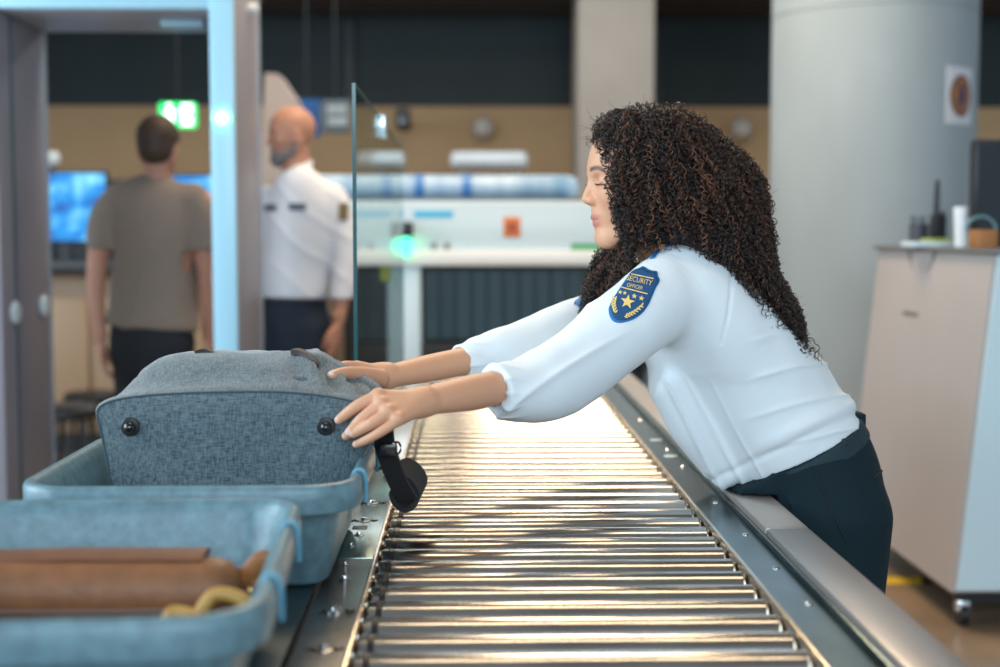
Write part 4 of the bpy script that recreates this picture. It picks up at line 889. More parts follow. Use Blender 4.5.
# armhole seam
arm_seam = np.abs((qx-731)+(qy-300)*.10+((qy-300)/40)**2*3); dfold -= .0030*np.exp(-(arm_seam/1.6)**2)*(qy < 345)*(qy > 262)*(sn[:, 1] < -.2)
sv = sv+sn*dfold[:, None]
shirt = link_mesh('shirt', sv, sf, m_shirt, wo)
def bvh_of(v, f): return BVHTree.FromPolygons([tuple(q) for q in v], [tuple(int(i) for i in q) for q in f])
camp = V(0, 0, CAMZ)
def hit(bv_, px, py, off=.001):
    d = P(px, py, 2.0)-camp; d /= np.linalg.norm(d); loc, n, i, ds = bv_.ray_cast(Vector(camp), Vector(d))
    if loc is None: return None
    n = np.array(n); n = n if np.dot(n, d) < 0 else -n; return np.array(loc)+n*off
keep = (sv[sf[:, 0]][:, 1] < 2.5) & (sv[sf[:, 0]][:, 0] > .0) & (sv[sf[:, 0]][:, 0] < .7)
sb = bvh_of(*(lambda f: (sv, f))(sf[keep]))
# cuffs
m_cuff = mat('cuff_white', (.74, .81, .85), .8)
# ---------- sleeve patch
pg = [(635.6, 270), (639.5, 268.6), (643.7, 267), (648, 269.8), (652.5, 271.4), (657, 272), (658.0, 276.5), (659.6, 281.5), (656, 288), (652, 297), (648, 305.5), (642, 313.5), (633.5, 319.5), (624, 322.5), (617.5, 322.8), (612.6, 320.8), (609.6, 316), (608.7, 309.5), (610.6, 304.5), (613, 299), (618.5, 291), (624, 283), (628.5, 276.5), (632, 272)]
pgc = V(634, 295)
def shield(scale, off, name, m, bv_=None, poly=pg, cen_=pgc, hole=None):
    pr_ = catmull([V(*q) for q in poly], 3, True); rings_ = []; n_ = len(pr_)
    for s_ in np.linspace(scale, .03, 14): rings_.append(cen_+(pr_-cen_)*s_)
    vs_ = []; last_ = None
    for q in np.vstack(rings_):
        h_ = hit(bv_ or sb, q[0], q[1], off); last_ = h_ if h_ is not None else last_; vs_.append(last_)
    fs_ = [(j*n_+i, j*n_+(i+1) % n_, (j+1)*n_+(i+1) % n_, (j+1)*n_+i) for j in range(13) for i in range(n_)]
    edge = [hit(bv_ or sb, q[0], q[1], -.0005) for q in rings_[0]]; b0 = len(vs_); vs_ += [e if e is not None else vs_[i] for i, e in enumerate(edge)]
    fs_ += [(b0+i, b0+(i+1) % n_, (i+1) % n_, i) for i in range(n_)]
    return link_mesh(name, np.array(vs_), fs_, m, wo)
m_pb = mat('patch_blue', (.006, .075, .20), .7); m_pbr = mat('patch_border', (.015, .16, .42), .6); m_gld = mat('patch_gold', (.85, .60, .20), .55)
ptch = shield(1.0, .0016, 'patch_border', m_pbr); shield(.93, .0024, 'sleeve_patch', m_pb)
def decal(name, polys, m, off=.0040):
    mb = MB()
    for po in polys:
        pts_ = [hit(sb, q[0], q[1], off) for q in po]
        if any(q is None for q in pts_): continue
        c_ = hit(sb, *np.mean(np.array(po), 0), off); n_ = len(pts_); mb.add(pts_+[c_], [(i, (i+1) % n_, n_) for i in range(n_)])
    return link_mesh(name, mb.v, mb.f, m, wo, False)
def text_px(txt, c, ex, ey, width, height, name, m, off=.0040):
    cu = bpy.data.curves.new(name, 'FONT'); cu.body = txt; cu.align_x = 'CENTER'; cu.align_y = 'CENTER'; cu.resolution_u = 3; cu.offset = 0
    to = bpy.data.objects.new(name, cu); COL.objects.link(to); dg = bpy.context.evaluated_depsgraph_get(); me = bpy.data.meshes.new_from_object(to.evaluated_get(dg)); bpy.data.objects.remove(to)
    co = np.array([v.co[:] for v in me.vertices]); w_ = co[:, 0].max()-co[:, 0].min(); h_ = co[:, 1].max()-co[:, 1].min(); co[:, 0] -= .5*(co[:, 0].max()+co[:, 0].min()); co[:, 1] -= .5*(co[:, 1].max()+co[:, 1].min())
    vs_ = [];
    for x, y, z in co:
        q = V(*c)+V(*ex)*x/w_*width-V(*ey)*y/h_*height; h2 = hit(sb, q[0], q[1], off); vs_.append(h2 if h2 is not None else vs_[-1])
    return link_mesh(name, np.array(vs_), [tuple(p.vertices) for p in me.polygons], m, wo, False)
EX, EY = (.975, .215), (-.30, .955)
text_px('SECURITY', (639.8, 282.2), EX, EY, 24.5, 5.2, 'patch_lettering', m_gld)
text_px('OFFICER', (635.0, 288.2), EX, EY, 15.5, 3.6, 'patch_lettering', m_gld)
def line(a, b, w_=.55): a = V(*a); b = V(*b); d = (b-a)/np.linalg.norm(b-a); n_ = V(-d[1], d[0])*w_; return [tuple(a+n_), tuple(.5*(a+b)+n_), tuple(b+n_), tuple(b-n_), tuple(.5*(a+b)-n_), tuple(a-n_)]
def star(c, r): return [(c[0]+(r if i % 2 == 0 else r*.42)*math.sin(i*PI/5+.2), c[1]-(r if i % 2 == 0 else r*.42)*math.cos(i*PI/5+.2)) for i in range(10)]
decal('patch_lines', [line((632, 276), (653.2, 280.4)), line((621.5, 288.9), (647, 295.2))], m_gld)
decal('patch_stars', [star((620.5, 293.8), 2.3), star((625, 294.6), 2.3), star((634.3, 297.6), 2.9), star((641, 299.5), 2.9), star((627.4, 303.2), 7.4)], m_gld)
lv = []
def leaf(c, a_, l_=2.0, w_=.8): return [(c[0]+l_*math.cos(q)*math.cos(a_)-w_*math.sin(q)*math.sin(a_), c[1]+l_*math.cos(q)*math.sin(a_)+w_*math.sin(q)*math.cos(a_)) for q in np.linspace(0, 2*PI, 8, False)]
for i, t_ in enumerate(np.linspace(0, 1, 6)):
    c_ = (614.8-2.0*math.sin(t_*PI)*.6+.3*t_, 299+13.5*t_)
    lv += [leaf((c_[0]-1.0, c_[1]), 1.0), leaf((c_[0]+1.2, c_[1]+.5), 2.2)]
for i, t_ in enumerate(np.linspace(0, 1, 7)):
    c_ = (641.5-15.5*t_, 306.5+10.5*t_+1.2*math.sin(t_*PI)); lv += [leaf((c_[0]+.2, c_[1]-1.1), -1.0), leaf((c_[0]-.4, c_[1]+1.2), .3)]
decal('patch_laurels', lv, m_gld)
# far sleeve patch, seen as a sliver of blue
kf = (sv[sf[:, 0]][:, 1] > 2.5) & (sv[sf[:, 0]][:, 0] < .45); sbf = bvh_of(sv, sf[kf]); fpv = []
shield(1.0, .002, 'far_sleeve_patch', m_pbr, bv_=sbf, poly=[(574, 303), (581, 297.5), (589, 296), (592, 303), (585, 308.5), (576, 309)], cen_=V(583, 303))
# collar and blue lanyard
nc, ndir = P(673, 250, 2.5), (P(664, 234, 2.49)-P(684, 272, 2.5)); ndir /= np.linalg.norm(ndir); na = np.cross(ndir, V(0, 1, 0)); na /= np.linalg.norm(na)
def ring_(r1, r2, h_, n_=48): return [nc+ndir*h_+na*r1*math.cos(q)+V(0, 1, 0)*r2*math.sin(q) for q in np.linspace(0, 2*PI, n_, False)]
cm = MB(); R1 = [ring_(.066, .064, -.012), ring_(.063, .060, .012), ring_(.060, .058, .016), ring_(.058, .055, .010), ring_(.060, .057, -.010)]
cm.add(sum(R1, []), [(j*48+i, j*48+(i+1) % 48, ((j+1) % 5)*48+(i+1) % 48, ((j+1) % 5)*48+i) for j in range(5) for i in range(48)]).build('collar', m_cuff, wo)
MB().tube(ring_(.066, .0635, .003), .0035, 8, closed=True).build('lanyard', m_pbr, wo)
lq = [hit(sb, *q, .002) for q in catmull([V(652, 259), V(657, 253), V(664, 248), V(672, 246)], 4)]; MB().tube([q for q in lq if q is not None], .0040, 8, flat=.5).build('lanyard', m_pbr, wo, True)
# ---------- trousers
m_tr = mat('trousers_navy', (.004, .017, .025), .8, spec=.25, bump=.15, bscale=700)
vol = Vol((.38, 2.24, .02), (.92, 2.78, 1.0), .004)
vol.sweep([P(783, 440, 2.5), P(790, 455, 2.5), P(798, 478, 2.5), P(803, 500, 2.5), P(808, 530, 2.5), P(812, 560, 2.5)], [(.136, .136), (.141, .140), (.156, .146), (.165, .143), (.165, .125), (.14, .10)], side=(0, 1, 0), k=.004, n=6)
for A_, kn, an in LEGS:
    vol.sweep([A_+V(.0, 0, .02), .5*(A_+kn), kn, .5*(kn+an), an+V(0, 0, .0)], [(.098, .106), (.085, .092), (.072, .072), (.062, .064), (.056, .060)], side=(0, 1, 0), k=.02)
vol.cut(P(789, 448, 2.5), -wn); vol.cut(V(0, 0, .045), (0, 0, -1))
vol.ell(P(757, 478, 2.45), (.066, .095, .05), .02); vol.cut(P(789, 448, 2.5), -wn)
# the edge of the rail presses in
vol.A = np.maximum(vol.A, -np.maximum(vol._grid((slice(None),)*3)[0]-.534, vol._grid((slice(None),)*3)[2]-.8455)) 
qv, qf = vol.mesh(); qv = relax(qv, qf, 2, .5); qn = vnormals(qv, qf); tx, ty = px_(qv)
qd = .002*noise3(qv, 22, 41)+.0045*ridged((tx*.8-ty*.5)*.09+1.2*noise3(qv, 8, 42), 4)*(1-sm(500, 560, ty))*(tx < 800)
qv = qv+qn*qd[:, None]
link_mesh('trousers', qv, qf, m_tr, wo)
kq = qv[qf[:, 0]][:, 2] > .6; tbv = bvh_of(qv, qf[kq])
wb = Vol((.38, 2.24, .80), (.80, 2.78, 1.06), .003); wb.sweep([P(783, 440, 2.5), P(787.5, 452, 2.5), P(795, 466, 2.5)], [(.139, .139), (.1435, .1435), (.150, .146)], side=(0, 1, 0), k=.002)
wb.cut(P(789.2, 449, 2.5), -wn); wb.cut(P(797.5, 463.5, 2.5), wn); zz = wb._grid((slice(None),)*3); wb.A = np.maximum(wb.A, -np.maximum(zz[0]-.534, zz[2]-.8455))
a_, b_ = wb.mesh(); a_ = relax(a_, b_, 1, .4); link_mesh('waistband', a_, b_, mat('trousers_navy_loop', (.008, .028, .040), .75), wo); wbb = bvh_of(a_, b_)
m_seam = mat('seam_navy', (.004, .010, .016), .8)
def seam(bv_, pts, r, name, m, off=.0008):
    pp = [hit(bv_, x, y, off) for x, y in catmull([V(*q) for q in pts], 6)]; pp = [q for q in pp if q is not None]
    return MB().tube(pp, r, 6).build(name, m, wo, True) if len(pp) > 2 else None
seam(tbv, [(812, 466), (822, 490), (834, 515), (846, 542)], .0016, 'pocket_seam', m_seam)
seam(tbv, [(873, 478), (881, 471), (886, 466)], .0028, 'back_pocket', m_seam)
for x0, y0, x1, y1 in ((749, 471, 757, 485), (839, 427, 846, 445)):
    pp = [hit(wbb, x0+(x1-x0)*q, y0+(y1-y0)*q, .002) for q in np.linspace(0, 1, 6)]; pp = [q for q in pp if q is not None]
    if len(pp) > 2: MB().tube(pp, .0045, 8, flat=.5, side=(0, 1, 0)).build('belt_loop', mat('trousers_navy_loop', (.008, .028, .040), .75), wo, True)
c_ = P(858, 420, 2.5); MB().box(c_-V(.008, .02, .012), c_+V(.010, .02, .014), .004).build('belt_loop', m_tr, wo)

# ---------- hair: a dark core and thousands of small ringlets growing over it
hvol = Vol(P(560, 420, 2.2)-V(.02, 0, 0), P(840, 80, 2.80)+V(.02, 0, .02), .005)
def pe(px, py, Y, rx, ry, rs, k=.02, sub=False): hvol.ell(P(px, py, Y), (rx/565, rs, ry/565), k, sub=sub)
pe(656, 164, 2.475, 64, 56, .112, 0)
pe(688, 205, 2.485, 76, 68, .128, .03)
pe(716, 245, 2.49, 52, 46, .128, .03)
hvol.sweep([P(730, 245, 2.5), P(752, 280, 2.5), P(776, 315, 2.50), P(793, 348, 2.50)], [(.12, .055), (.115, .036), (.10, .030), (.07, .016)], side=(0, 1, 0), k=.02)
hvol.sweep([P(628, 225, 2.57), P(612, 262, 2.55), P(602, 292, 2.515), P(595, 316, 2.49)], [(.05, .036), (.042, .034), (.034, .028), (.026, .020)], side=(0, 1, 0), k=.02)
pe(640, 225, 2.42, 22, 24, .04, .02)
pe(627, 141, 2.47, 35, 27, .085, .03)
hvol.sweep([P(613, 152, 2.425), P(620, 178, 2.400), P(626, 208, 2.400), P(632, 236, 2.42)], [.016, .019, .019, .016], side=(0, 1, 0), k=.012)
pe(579, 220, 2.40, 21, 62, .14, .010, True)
pe(584, 208, 2.50, 22, 57, .10, .012, True)
pe(671, 288, 2.35, 44, 42, .13, .012, True)
cv_, cf_ = hvol.mesh(); cn_ = vnormals(cv_, cf_); cv2 = cv_-cn_*.010+cn_*(.004*noise3(cv_, 130, 9))[:, None]
m_hair = mat('hair_dark_curly', (.02, .012, .009), .42, attr='Col', spec=.6)
hcore = link_mesh('hair_core', relax(cv2, cf_, 1, .3), cf_, mat('hair_core', (.010, .006, .005), .8), wo)
NS = 5200; KP = 64
sel = RNG.integers(0, len(cv_), NS); p = cv_[sel]+RNG.normal(size=(NS, 3))*.002; p += hvol.grad(p)*RNG.uniform(-.010, .006, NS)[:, None]
lvl = hvol.value(p)
g3 = np.linspace(0, 1, KP); Lr = RNG.uniform(.045, .13, NS); ds = Lr/(KP-1)
path = np.zeros((NS, KP, 3)); path[:, 0] = p; free = np.zeros(NS, bool); prevd = None
crown = P(640, 118, 2.475); jit = RNG.normal(size=(NS, 3))*.22
for i in range(1, KP):
    q = path[:, i-1]; n = hvol.grad(q); n /= np.linalg.norm(n, axis=1, keepdims=True)+1e-6
    xx = 468+q[:, 0]/q[:, 1]*F; yy_ = 232+(CAMZ-q[:, 2])/q[:, 1]*F
    g_ = np.zeros_like(q); g_[:, 2] = -1; g_[:, 0] = .62*sm(630, 700, xx)*(1-.0*yy_); g_ += jit
    away = q-crown; away[:, 2] *= .2; away /= np.linalg.norm(away, axis=1, keepdims=True)+1e-6; g_ += away*(1.2*(1-sm(120, 190, yy_)))[:, None]
    t = g_-n*np.sum(g_*n, 1, keepdims=True); tl = np.linalg.norm(t, axis=1); free |= (tl < .35) | ((n[:, 2] < -.55))
    t /= tl[:, None]+1e-6; dn = g_/np.linalg.norm(g_, axis=1, keepdims=True); t = np.where(free[:, None], dn, t)
    if prevd is not None: t = .7*prevd+.3*t; t /= np.linalg.norm(t, axis=1, keepdims=True)
    prevd = t; q2 = q+t*ds[:, None]
    e = (hvol.value(q2)-lvl)*(~free); q2 = q2-n*np.clip(e, -.004, .004)[:, None]; path[:, i] = q2
# keep free ends short
for h_ in range(3):
    path += (RNG.normal(size=(NS, 1, 3))*.0032/(1+h_))*np.sin(Lr[:, None, None]*g3[None, :, None]*RNG.uniform(60, 160, (NS, 1, 1))*(1+h_*.7)+RNG.uniform(0, 6.28, (NS, 1, 3)))
T = np.gradient(path, axis=1); T /= np.linalg.norm(T, axis=2, keepdims=True)+1e-9
ref = RNG.normal(size=(NS, 1, 3)); A1 = np.cross(T, ref); A1 /= np.linalg.norm(A1, axis=2, keepdims=True)+1e-9; B1 = np.cross(T, A1)
rad_ = RNG.uniform(.0026, .0056, NS)[:, None]*(.55+.45*np.minimum(1, g3*4))[None, :]*(1+.25*np.sin(g3[None]*9+RNG.uniform(0, 6, NS)[:, None]))
pit = RNG.uniform(.009, .016, NS); ph = RNG.uniform(0, 6.28, NS)[:, None]+2*PI*(Lr/pit)[:, None]*g3[None]*RNG.choice([-1, 1], NS)[:, None]
keepm = None
strs = []; rads = []; colr = []
base_c = np.where(RNG.random((NS, 1)) < .22, V(.125, .048, .022), V(.022, .0115, .008))*RNG.uniform(.5, 1.4, (NS, 1))
for k_ in range(2):
    pk = ph+RNG.uniform(.25, .8, NS)[:, None]*k_; rk = rad_*(1-.15*k_)
    strs.append(path+(rk*np.cos(pk))[..., None]*A1+(rk*np.sin(pk))[..., None]*B1+RNG.normal(size=(NS, 1, 3))*.0006*k_)
    rads.append(np.broadcast_to((.0008 if k_ == 0 else .00055)*(1-.6*g3**4)[None], (NS, KP)).copy()); colr.append(base_c)
SS = np.concatenate(strs); RR = np.concatenate(rads); CC = np.concatenate(colr)
# drop strands that stray over the face
xx = 468+SS[..., 0]/SS[..., 1]*F; yy_ = 232+(CAMZ-SS[..., 2])/SS[..., 1]*F
lim = np.interp(yy_, [100, 138, 146, 152, 165, 190, 215, 235, 246], [600, 580, 586, 593, 600, 604, 608, 613, 618])
bad = ((xx < lim) & (yy_ > 138) & (yy_ < 247) ).mean(1) > .06
bad |= ((yy_ > np.interp(xx, [625, 645, 658, 690, 720, 760, 800], [262, 257, 247, 248, 270, 312, 372])) & (SS[..., 1] < 2.50) & (xx > 630)).mean(1) > .2
bad |= ((xx < np.interp(yy_, [262, 285, 320, 365], [690, 722, 752, 785])-2) & (yy_ > 262) & (xx > 640)).mean(1) > .05
bad |= (yy_.max(1) > 376) | (xx.max(1) > 826)
ok = ~bad
hv_, hf_ = batch_tubes(SS[ok], RR[ok], 3)
hair = link_mesh('curly_hair', hv_, hf_, m_hair, wo); colattr(hair, np.repeat(CC[ok], KP*3, 0))
# flyaway frizz
NF = 700; sel = RNG.integers(0, len(cv_), NF); q0 = cv_[sel]; n0 = cn_[sel]; okf = ~((468+q0[:, 0]/q0[:, 1]*F < 634) & (q0[:, 2] < P(600, 142, 2.47)[2])) & (n0[:, 2] > -.5); q0 = q0[okf]; n0 = n0[okf]; m_ = len(q0); kk = 16; tt = np.linspace(0, 1, kk)
d0 = n0+RNG.normal(size=(m_, 3))*.6; d0 /= np.linalg.norm(d0, axis=1, keepdims=True); d1 = RNG.normal(size=(m_, 3))*.7+V(0, 0, -.3); Lf = RNG.uniform(.008, .020, m_)[:, None, None]
FP = q0[:, None]+Lf*(d0[:, None]*tt[None, :, None]+d1[:, None]*(tt**2)[None, :, None]*.7)+.0022*np.sin(tt*9+RNG.uniform(0, 6, (m_, 1)))[..., None]*RNG.normal(size=(m_, 1, 3))
a_, b_ = batch_tubes(FP, np.full((m_, kk), .00028), 3); fz = link_mesh('flyaway_hair', a_, b_, m_hair, wo); colattr(fz, np.tile(V(.03, .016, .011), (len(a_), 1)))
# lashes and brows
ls = []
for s_ in (-1, 1):
    for i in range(26):
        a1_ = -.95+1.9*i/25; bs_ = H(.0605+.0132*math.cos(a1_)*.98, s_*(.031+.0142*math.sin(a1_)), .0005-.0015*math.cos(a1_)); o1 = hf*math.cos(a1_)+hs*s_*math.sin(a1_)
        ls.append([bs_+o1*(.0085*q)+hu*(-.0035*q+.0055*q*q) for q in np.linspace(0, 1, 6)])
a_, b_ = batch_tubes(np.array(ls), np.tile(np.linspace(.00045, .00015, 6), (len(ls), 1)), 3); link_mesh('eyelashes', a_, b_, mat('lash_black', (.008, .006, .005), .6), wo)

# ---------- man in the taupe T-shirt, seen from behind
MYY = 5.78
def Q(px, py, dy=0): return P(px, py, MYY+dy)
m1 = empty('person', (Q(155, 300)[0], MYY, 0), 'man in a taupe T-shirt and dark trousers walking away through the arch', 'person')
hO = Q(159, 148); HFm = np.stack([V(.10, .995, 0), V(-.995, .10, 0), V(0, 0, 1)])
Hm = lambda f, s, u: hO+f*HFm[0]+s*HFm[1]+u*HFm[2]
vol = Vol((Q(80, 0)[0], MYY-.5, -.01), (Q(222, 0)[0], MYY+.5, 1.82), .0085)
vol.sweep([Hm(-.01, 0, -.05), Q(157, 185), Q(155, 200)], [.054, .058, .08], k=.02)
vol.sweep([Q(155, 200), Q(154, 250), Q(153, 300), Q(152, 335)], [(.15, .08), (.16, .095), (.15, .09), (.16, .1)], side=(1, 0, 0), k=.02)
vol.sweep([Q(113, 202), Q(100, 245), Q(96, 290, -.01), Q(100, 340, -.03)], [.055, .046, .038, .026], k=.02); vol.sweep([Q(200, 202), Q(205, 245), Q(208, 290, .02), Q(209, 338, .05)], [.055, .046, .038, .026], k=.02)
legs1 = [(Q(135, 345), Q(134, 345, .06)*V(1, 1, 0)+V(0, 0, .48), Q(134, 345, -.10)*V(1, 1, 0)+V(0, 0, .12)), (Q(170, 345), Q(171, 345, .14)*V(1, 1, 0)+V(0, 0, .50), Q(172, 345, .18)*V(1, 1, 0)+V(0, 0, .09))]
for A_, kn, an in legs1:
    vol.sweep([A_, kn, an], [.085, .055, .040], k=.02); vol.sweep([an+V(0, -.03, -.05), an+V(0, .13, -.06)], [.036, .028], k=.02)
t_, u_f = vol.mesh()
vh = Vol(hO-.16, hO+V(.16, .16, .16), .004); head_sdf(vh, Hm, HFm, 1.04, False); hv1, hf1 = vh.mesh()
pts = [(t_, u_f), (hv1, hf1)]
for wr, bk_, ts in ((Q(101, 338, -.03), (-1, -.2, 0), 1), (Q(209, 336, .05), (1, -.2, 0), -1)):
    vv_ = Vol(wr-V(.10, .12, .24), wr+V(.10, .12, .04), .0035); vv_.sweep([wr+V(0, 0, .03), wr], [.027, .024], k=.002); auto_hand(vv_, wr, (0.03, .08, -1), bk_, 1.08, .55, ts); pts.append(vv_.mesh())
bv1, bf1 = join(pts); b1 = link_mesh('body', bv1, bf1, m_skin, m1); colattr(b1, np.tile(V(.52, .27, .19), (len(bv1), 1)))
vol = Vol(hO-.17, hO+V(.17, .17, .17), .004)
vol.ell(Hm(-.012, 0, .045), (.100, .086, .092), 0, HFm); vol.ell(Hm(-.05, 0, -.01), (.058, .070, .06), .02, HFm); vol.ell(Hm(.075, 0, -.04), (.075, .12, .10), .01, HFm, True)
for s in (-1, 1): vol.ell(Hm(-.005, s*.085, -.02), (.024, .03, .04), .008, HFm, True)
vol.cut(Hm(0, 0, -.055), (0, .3, -1)); a_, b_ = vol.mesh(); n_ = vnormals(a_, b_); a_ = a_+n_*(.0025*noise3(a_, 190, 3))[:, None]
link_mesh('short_hair', a_, b_, mat('hair_brown', (.075, .042, .025), .6, var=.5, scale=90), m1)
vol = Vol((Q(82, 0)[0], MYY-.3, .82), (Q(224, 0)[0], MYY+.3, 1.56), .006)
vol.sweep([Q(158, 181), Q(157, 189), Q(155, 202), Q(154, 228), Q(154, 265), Q(153, 300), Q(152, 322), Q(152, 333)], [(.062, .058), (.085, .068), (.185, .098), (.188, .118), (.172, .112), (.176, .11), (.188, .118), (.188, .118)], side=(1, 0, 0), k=.004)
vol.sweep([Q(120, 200), Q(106, 218), Q(99, 250)], [.070, .066, .058], k=.03); vol.sweep([Q(193, 200), Q(203, 218), Q(207, 252)], [.068, .064, .058], k=.03)
vol.cut(Q(152, 327), (-.08, 0, -1)); cutend(vol, Q(98, 249), (-.1, 0, -1), .08); cutend(vol, Q(207, 250), (.1, 0, -1), .08)
a_, b_ = vol.mesh(); a_ = relax(a_, b_, 2); n_ = vnormals(a_, b_); ax_ = 468+a_[:, 0]/a_[:, 1]*F; ay_ = 232+(CAMZ-a_[:, 2])/a_[:, 1]*F
a_ = a_+n_*(.012*ridged((ax_*.9+ay_*.35)*.055+1.1*noise3(a_, 6, 3), 3)*sm(215, 260, ay_)+.004*noise3(a_, 14, 4))[:, None]
link_mesh('t_shirt', a_, b_, mat('shirt_taupe', (.26, .21, .175), .85, var=.06, scale=20), m1)
vol = Vol((Q(98, 0)[0], MYY-.4, .02), (Q(212, 0)[0], MYY+.5, .98), .008)
vol.sweep([Q(152, 318), Q(152, 345), Q(152, 365)], [(.168, .11), (.172, .118), (.15, .10)], side=(1, 0, 0), k=.01)
for A_, kn, an in legs1: vol.sweep([A_, kn, an], [.098, .076, .062], k=.02)
vol.cut(V(0, 0, .05), (0, 0, -1)); a_, b_ = vol.mesh(); a_ = relax(a_, b_, 1); link_mesh('trousers', a_, b_, mat('trousers_black', (.014, .018, .024), .8), m1)
def shoe(parent, an, fd):
    fd = np.array(fd, float); v_ = Vol(an-V(.25, .25, .14), an+V(.25, .25, .08), .006); sd = np.cross(fd, V(0, 0, 1)); z0 = -an[2]+.035
    v_.sweep([an+V(0, 0, z0+.01)-fd*.05, an+V(0, 0, z0+.008)+fd*.05, an+V(0, 0, z0-.004)+fd*.16, an+V(0, 0, z0-.012)+fd*.19], [(.038, .042), (.046, .040), (.044, .026), (.028, .018)], side=sd, k=.01); v_.cut(V(0, 0, .003), (0, 0, -1)); q_, g_ = v_.mesh(); link_mesh('shoe', q_, g_, MATS['shoe_black'], parent)
for A_, kn, an in legs1: shoe(m1, an, (0, 1, 0))

# ---------- bald guard
GY = 5.95
def G(px, py, dy=0): return P(px, py, GY+dy)
m2 = empty('person', (G(292, 300)[0], GY, 0), 'bald bearded man in a white uniform shirt standing beside the arch', 'person')
gO = G(291, 137); fa = math.radians(16); HFg = np.stack([V(-math.cos(fa), -math.sin(fa), 0), V(math.sin(fa), -math.cos(fa), 0), V(0, 0, 1)])
Hg = lambda f, s, u: gO+f*HFg[0]+s*HFg[1]+u*HFg[2]
TF = V(-.72, -.69, 0); TS = V(-.69, .72, 0)      # chest direction, right-to-left shoulder direction
sh_r, sh_l = G(292, 200)+TS*.17, G(318, 200)-TS*.09
vol = Vol(gO*V(1, 1, 0)+V(-.34, -.36, -.01), gO*V(1, 1, 1)+V(.36, .36, 0), .0085)
vol.sweep([Hg(-.02, 0, -.05), G(296, 178), G(298, 195)], [.056, .062, .08], k=.02)
vol.sweep([G(300, 200), G(298, 250), G(294, 300), G(294, 325)], [(.17, .09), (.16, .11), (.15, .10), (.16, .1)], side=TS, k=.02)
armN = [G(334, 203, -.05), G(344, 250, -.08), G(342, 290, -.11), G(338, 322, -.14)]; armF = [G(262, 204, .10), G(252, 250, .06), G(250, 290, .02), G(254, 322, -.02)]
for ar_ in (armN, armF): vol.sweep(ar_, [.055, .048, .038, .027], k=.02)
legs2 = [(G(277, 330, .04), G(276, 330, .02)*V(1, 1, 0)+V(0, 0, .5), G(276, 330, .04)*V(1, 1, 0)+V(0, 0, .09)), (G(310, 330, -.06), G(312, 330, -.08)*V(1, 1, 0)+V(0, 0, .5), G(313, 330, -.06)*V(1, 1, 0)+V(0, 0, .09))]
for A_, kn, an in legs2: vol.sweep([A_, kn, an], [.088, .058, .042], k=.02); vol.sweep([an+V(.03, .02, -.05), an+TF*.14+V(0, 0, -.06)], [.036, .028], k=.02)
pts = [vol.mesh()]
vh = Vol(gO-.17, gO+V(.17, .17, .17), .0035); head_sdf(vh, Hg, HFg, 1.09, False); hvg, hfg = vh.mesh(); pts.append((hvg, hfg))
for ar_, bk_, ts in ((armN, (1, -.3, 0), 1), (armF, (-1, .2, 0), -1)):
    wr = ar_[3]; vv_ = Vol(wr-V(.12, .14, .25), wr+V(.12, .12, .05), .0035); vv_.sweep([wr+V(0, 0, .03), wr], [.030, .027], k=.002); auto_hand(vv_, wr, (-.15, -.1, -1), bk_, 1.12, .6, ts); pts.append(vv_.mesh())
bv2, bf2 = join(pts); b2 = link_mesh('body', bv2, bf2, m_skin, m2); C2 = np.tile(V(.50, .25, .17), (len(bv2), 1)); colattr(b2, C2)
vol = Vol(gO-.17, gO+V(.17, .17, .17), .004); g_ = 1.09
vol.ell(Hg(.050*g_, 0, -.085*g_), V(.032, .042, .034)*g_, 0, HFg); vol.ell(Hg(.062*g_, 0, -.052*g_), V(.020, .030, .012)*g_, .008, HFg)
for s in (-1, 1): vol.sweep([Hg(.045*g_, s*.03*g_, -.08*g_), Hg(.01*g_, s*.055*g_, -.06*g_), Hg(-.005*g_, s*.064*g_, -.02*g_)], [.024, .020, .010], k=.015)
for s in (-1, 1): vol.sweep([Hg(.064*g_, s*.012*g_, -.064*g_), Hg(.084*g_, 0, -.064*g_)], [.003, .004], k=.002, sub=True)
a_, b_ = vol.mesh(); n_ = vnormals(a_, b_); a_ = a_+n_*(.002*noise3(a_, 200, 3))[:, None]; link_mesh('beard', a_, b_, mat('beard_grey', (.22, .20, .20), .8, var=.4, scale=150), m2)
vol = Vol(gO*V(1, 1, 0)+V(-.36, -.36, .88), gO*V(1, 1, 0)+V(.38, .36, 1.62), .006)
vol.sweep([G(299, 160, .02), G(297, 174), G(297, 184), G(300, 200), G(300, 230), G(297, 265), G(294, 292), G(294, 305)], [(.060, .060), (.068, .066), (.11, .082), (.18, .105), (.182, .128), (.168, .125), (.166, .12), (.16, .115)], side=TS, k=.004)
vol.sweep([G(326, 201, -.03)]+armN, [.068, .068, .058, .050, .041], k=.03); vol.sweep([G(270, 203, .08)]+armF, [.066, .066, .058, .048, .040], k=.03)
vol.cut(G(294, 297), (0, 0, -1)); 
for ar_ in (armN, armF): cutend(vol, ar_[3]+V(0, 0, .0), (0, 0, -1), .075)
cutend(vol, G(299, 165, .01), (-.45, -.1, 1), .085)
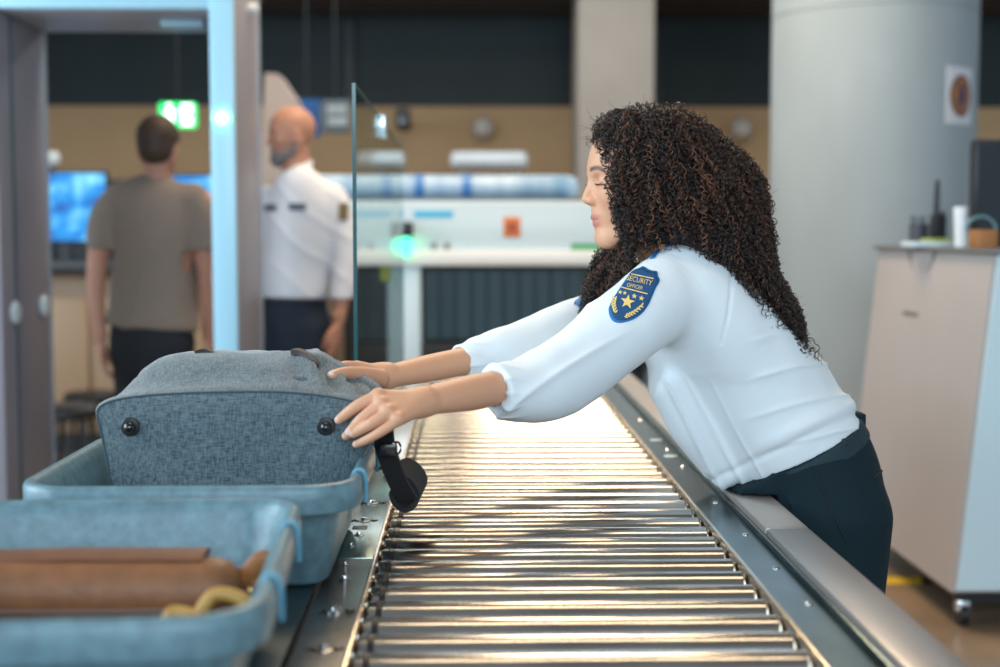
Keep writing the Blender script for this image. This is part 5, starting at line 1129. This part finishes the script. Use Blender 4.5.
a_, b_ = vol.mesh(); a_ = relax(a_, b_, 2); n_ = vnormals(a_, b_); a_ = a_+n_*(.004*ridged(a_[:, 2]*18+a_[:, 0]*14+2*noise3(a_, 6, 13), 3)+.004*noise3(a_, 12, 14))[:, None]
link_mesh('uniform_shirt', a_, b_, mat('shirt_white_guard', (.74, .76, .82), .8), m2); gb = bvh_of(a_, b_)
def gdecal(px, py, w_, h_, name, m):
    vs_ = []; 
    for i in range(5):
        for j in range(5):
            q = hit(gb, px+w_*(i/4-.5), py+h_*(j/4-.5), .006); vs_.append(q if q is not None else vs_[-1])
    return link_mesh(name, np.array(vs_), [(i*5+j, (i+1)*5+j, (i+1)*5+j+1, i*5+j+1) for i in range(4) for j in range(4)], m, m2)
m_bd = mat('badge_slate', (.10, .13, .18), .6)
gdecal(298, 207, 17, 7, 'chest_badge', m_bd); gdecal(271, 208, 12, 7, 'chest_badge', m_bd); gdecal(343, 212, 9, 17, 'sleeve_badge', mat('badge_olive_gold', (.16, .12, .05), .6))
MB().tube([G(309, 184, -.03), G(320, 189, -.05), G(332, 195, -.06)], .018, 10, flat=.35, side=(0, 1, 0)).build('epaulette', mat('epaulette_navy', (.02, .03, .10), .6), m2)
vol = Vol(gO*V(1, 1, 0)+V(-.34, -.34, .02), gO*V(1, 1, 0)+V(.34, .34, 1.1), .008)
vol.sweep([G(294, 290), G(294, 315), G(294, 345)], [(.160, .115), (.172, .125), (.155, .11)], side=TS, k=.01)
for A_, kn, an in legs2: vol.sweep([A_, kn, an], [.100, .080, .066], k=.02)
vol.cut(V(0, 0, .05), (0, 0, -1)); vol.cut(G(294, 296), (0, 0, 1)); a_, b_ = vol.mesh(); a_ = relax(a_, b_, 1); link_mesh('trousers', a_, b_, mat('trousers_guard', (.010, .020, .038), .8), m2)
bl_ = [G(294, 298)+TS*.168*math.cos(q)+TF*.123*math.sin(q) for q in np.linspace(0, 2*PI, 48, False)]
MB().tube(bl_, .018, 8, flat=.25, side=(0, 0, 1), closed=True).build('belt', mat('belt_black_leather', (.03, .018, .015), .4), m2)
for A_, kn, an in legs2: shoe(m2, an, TF)
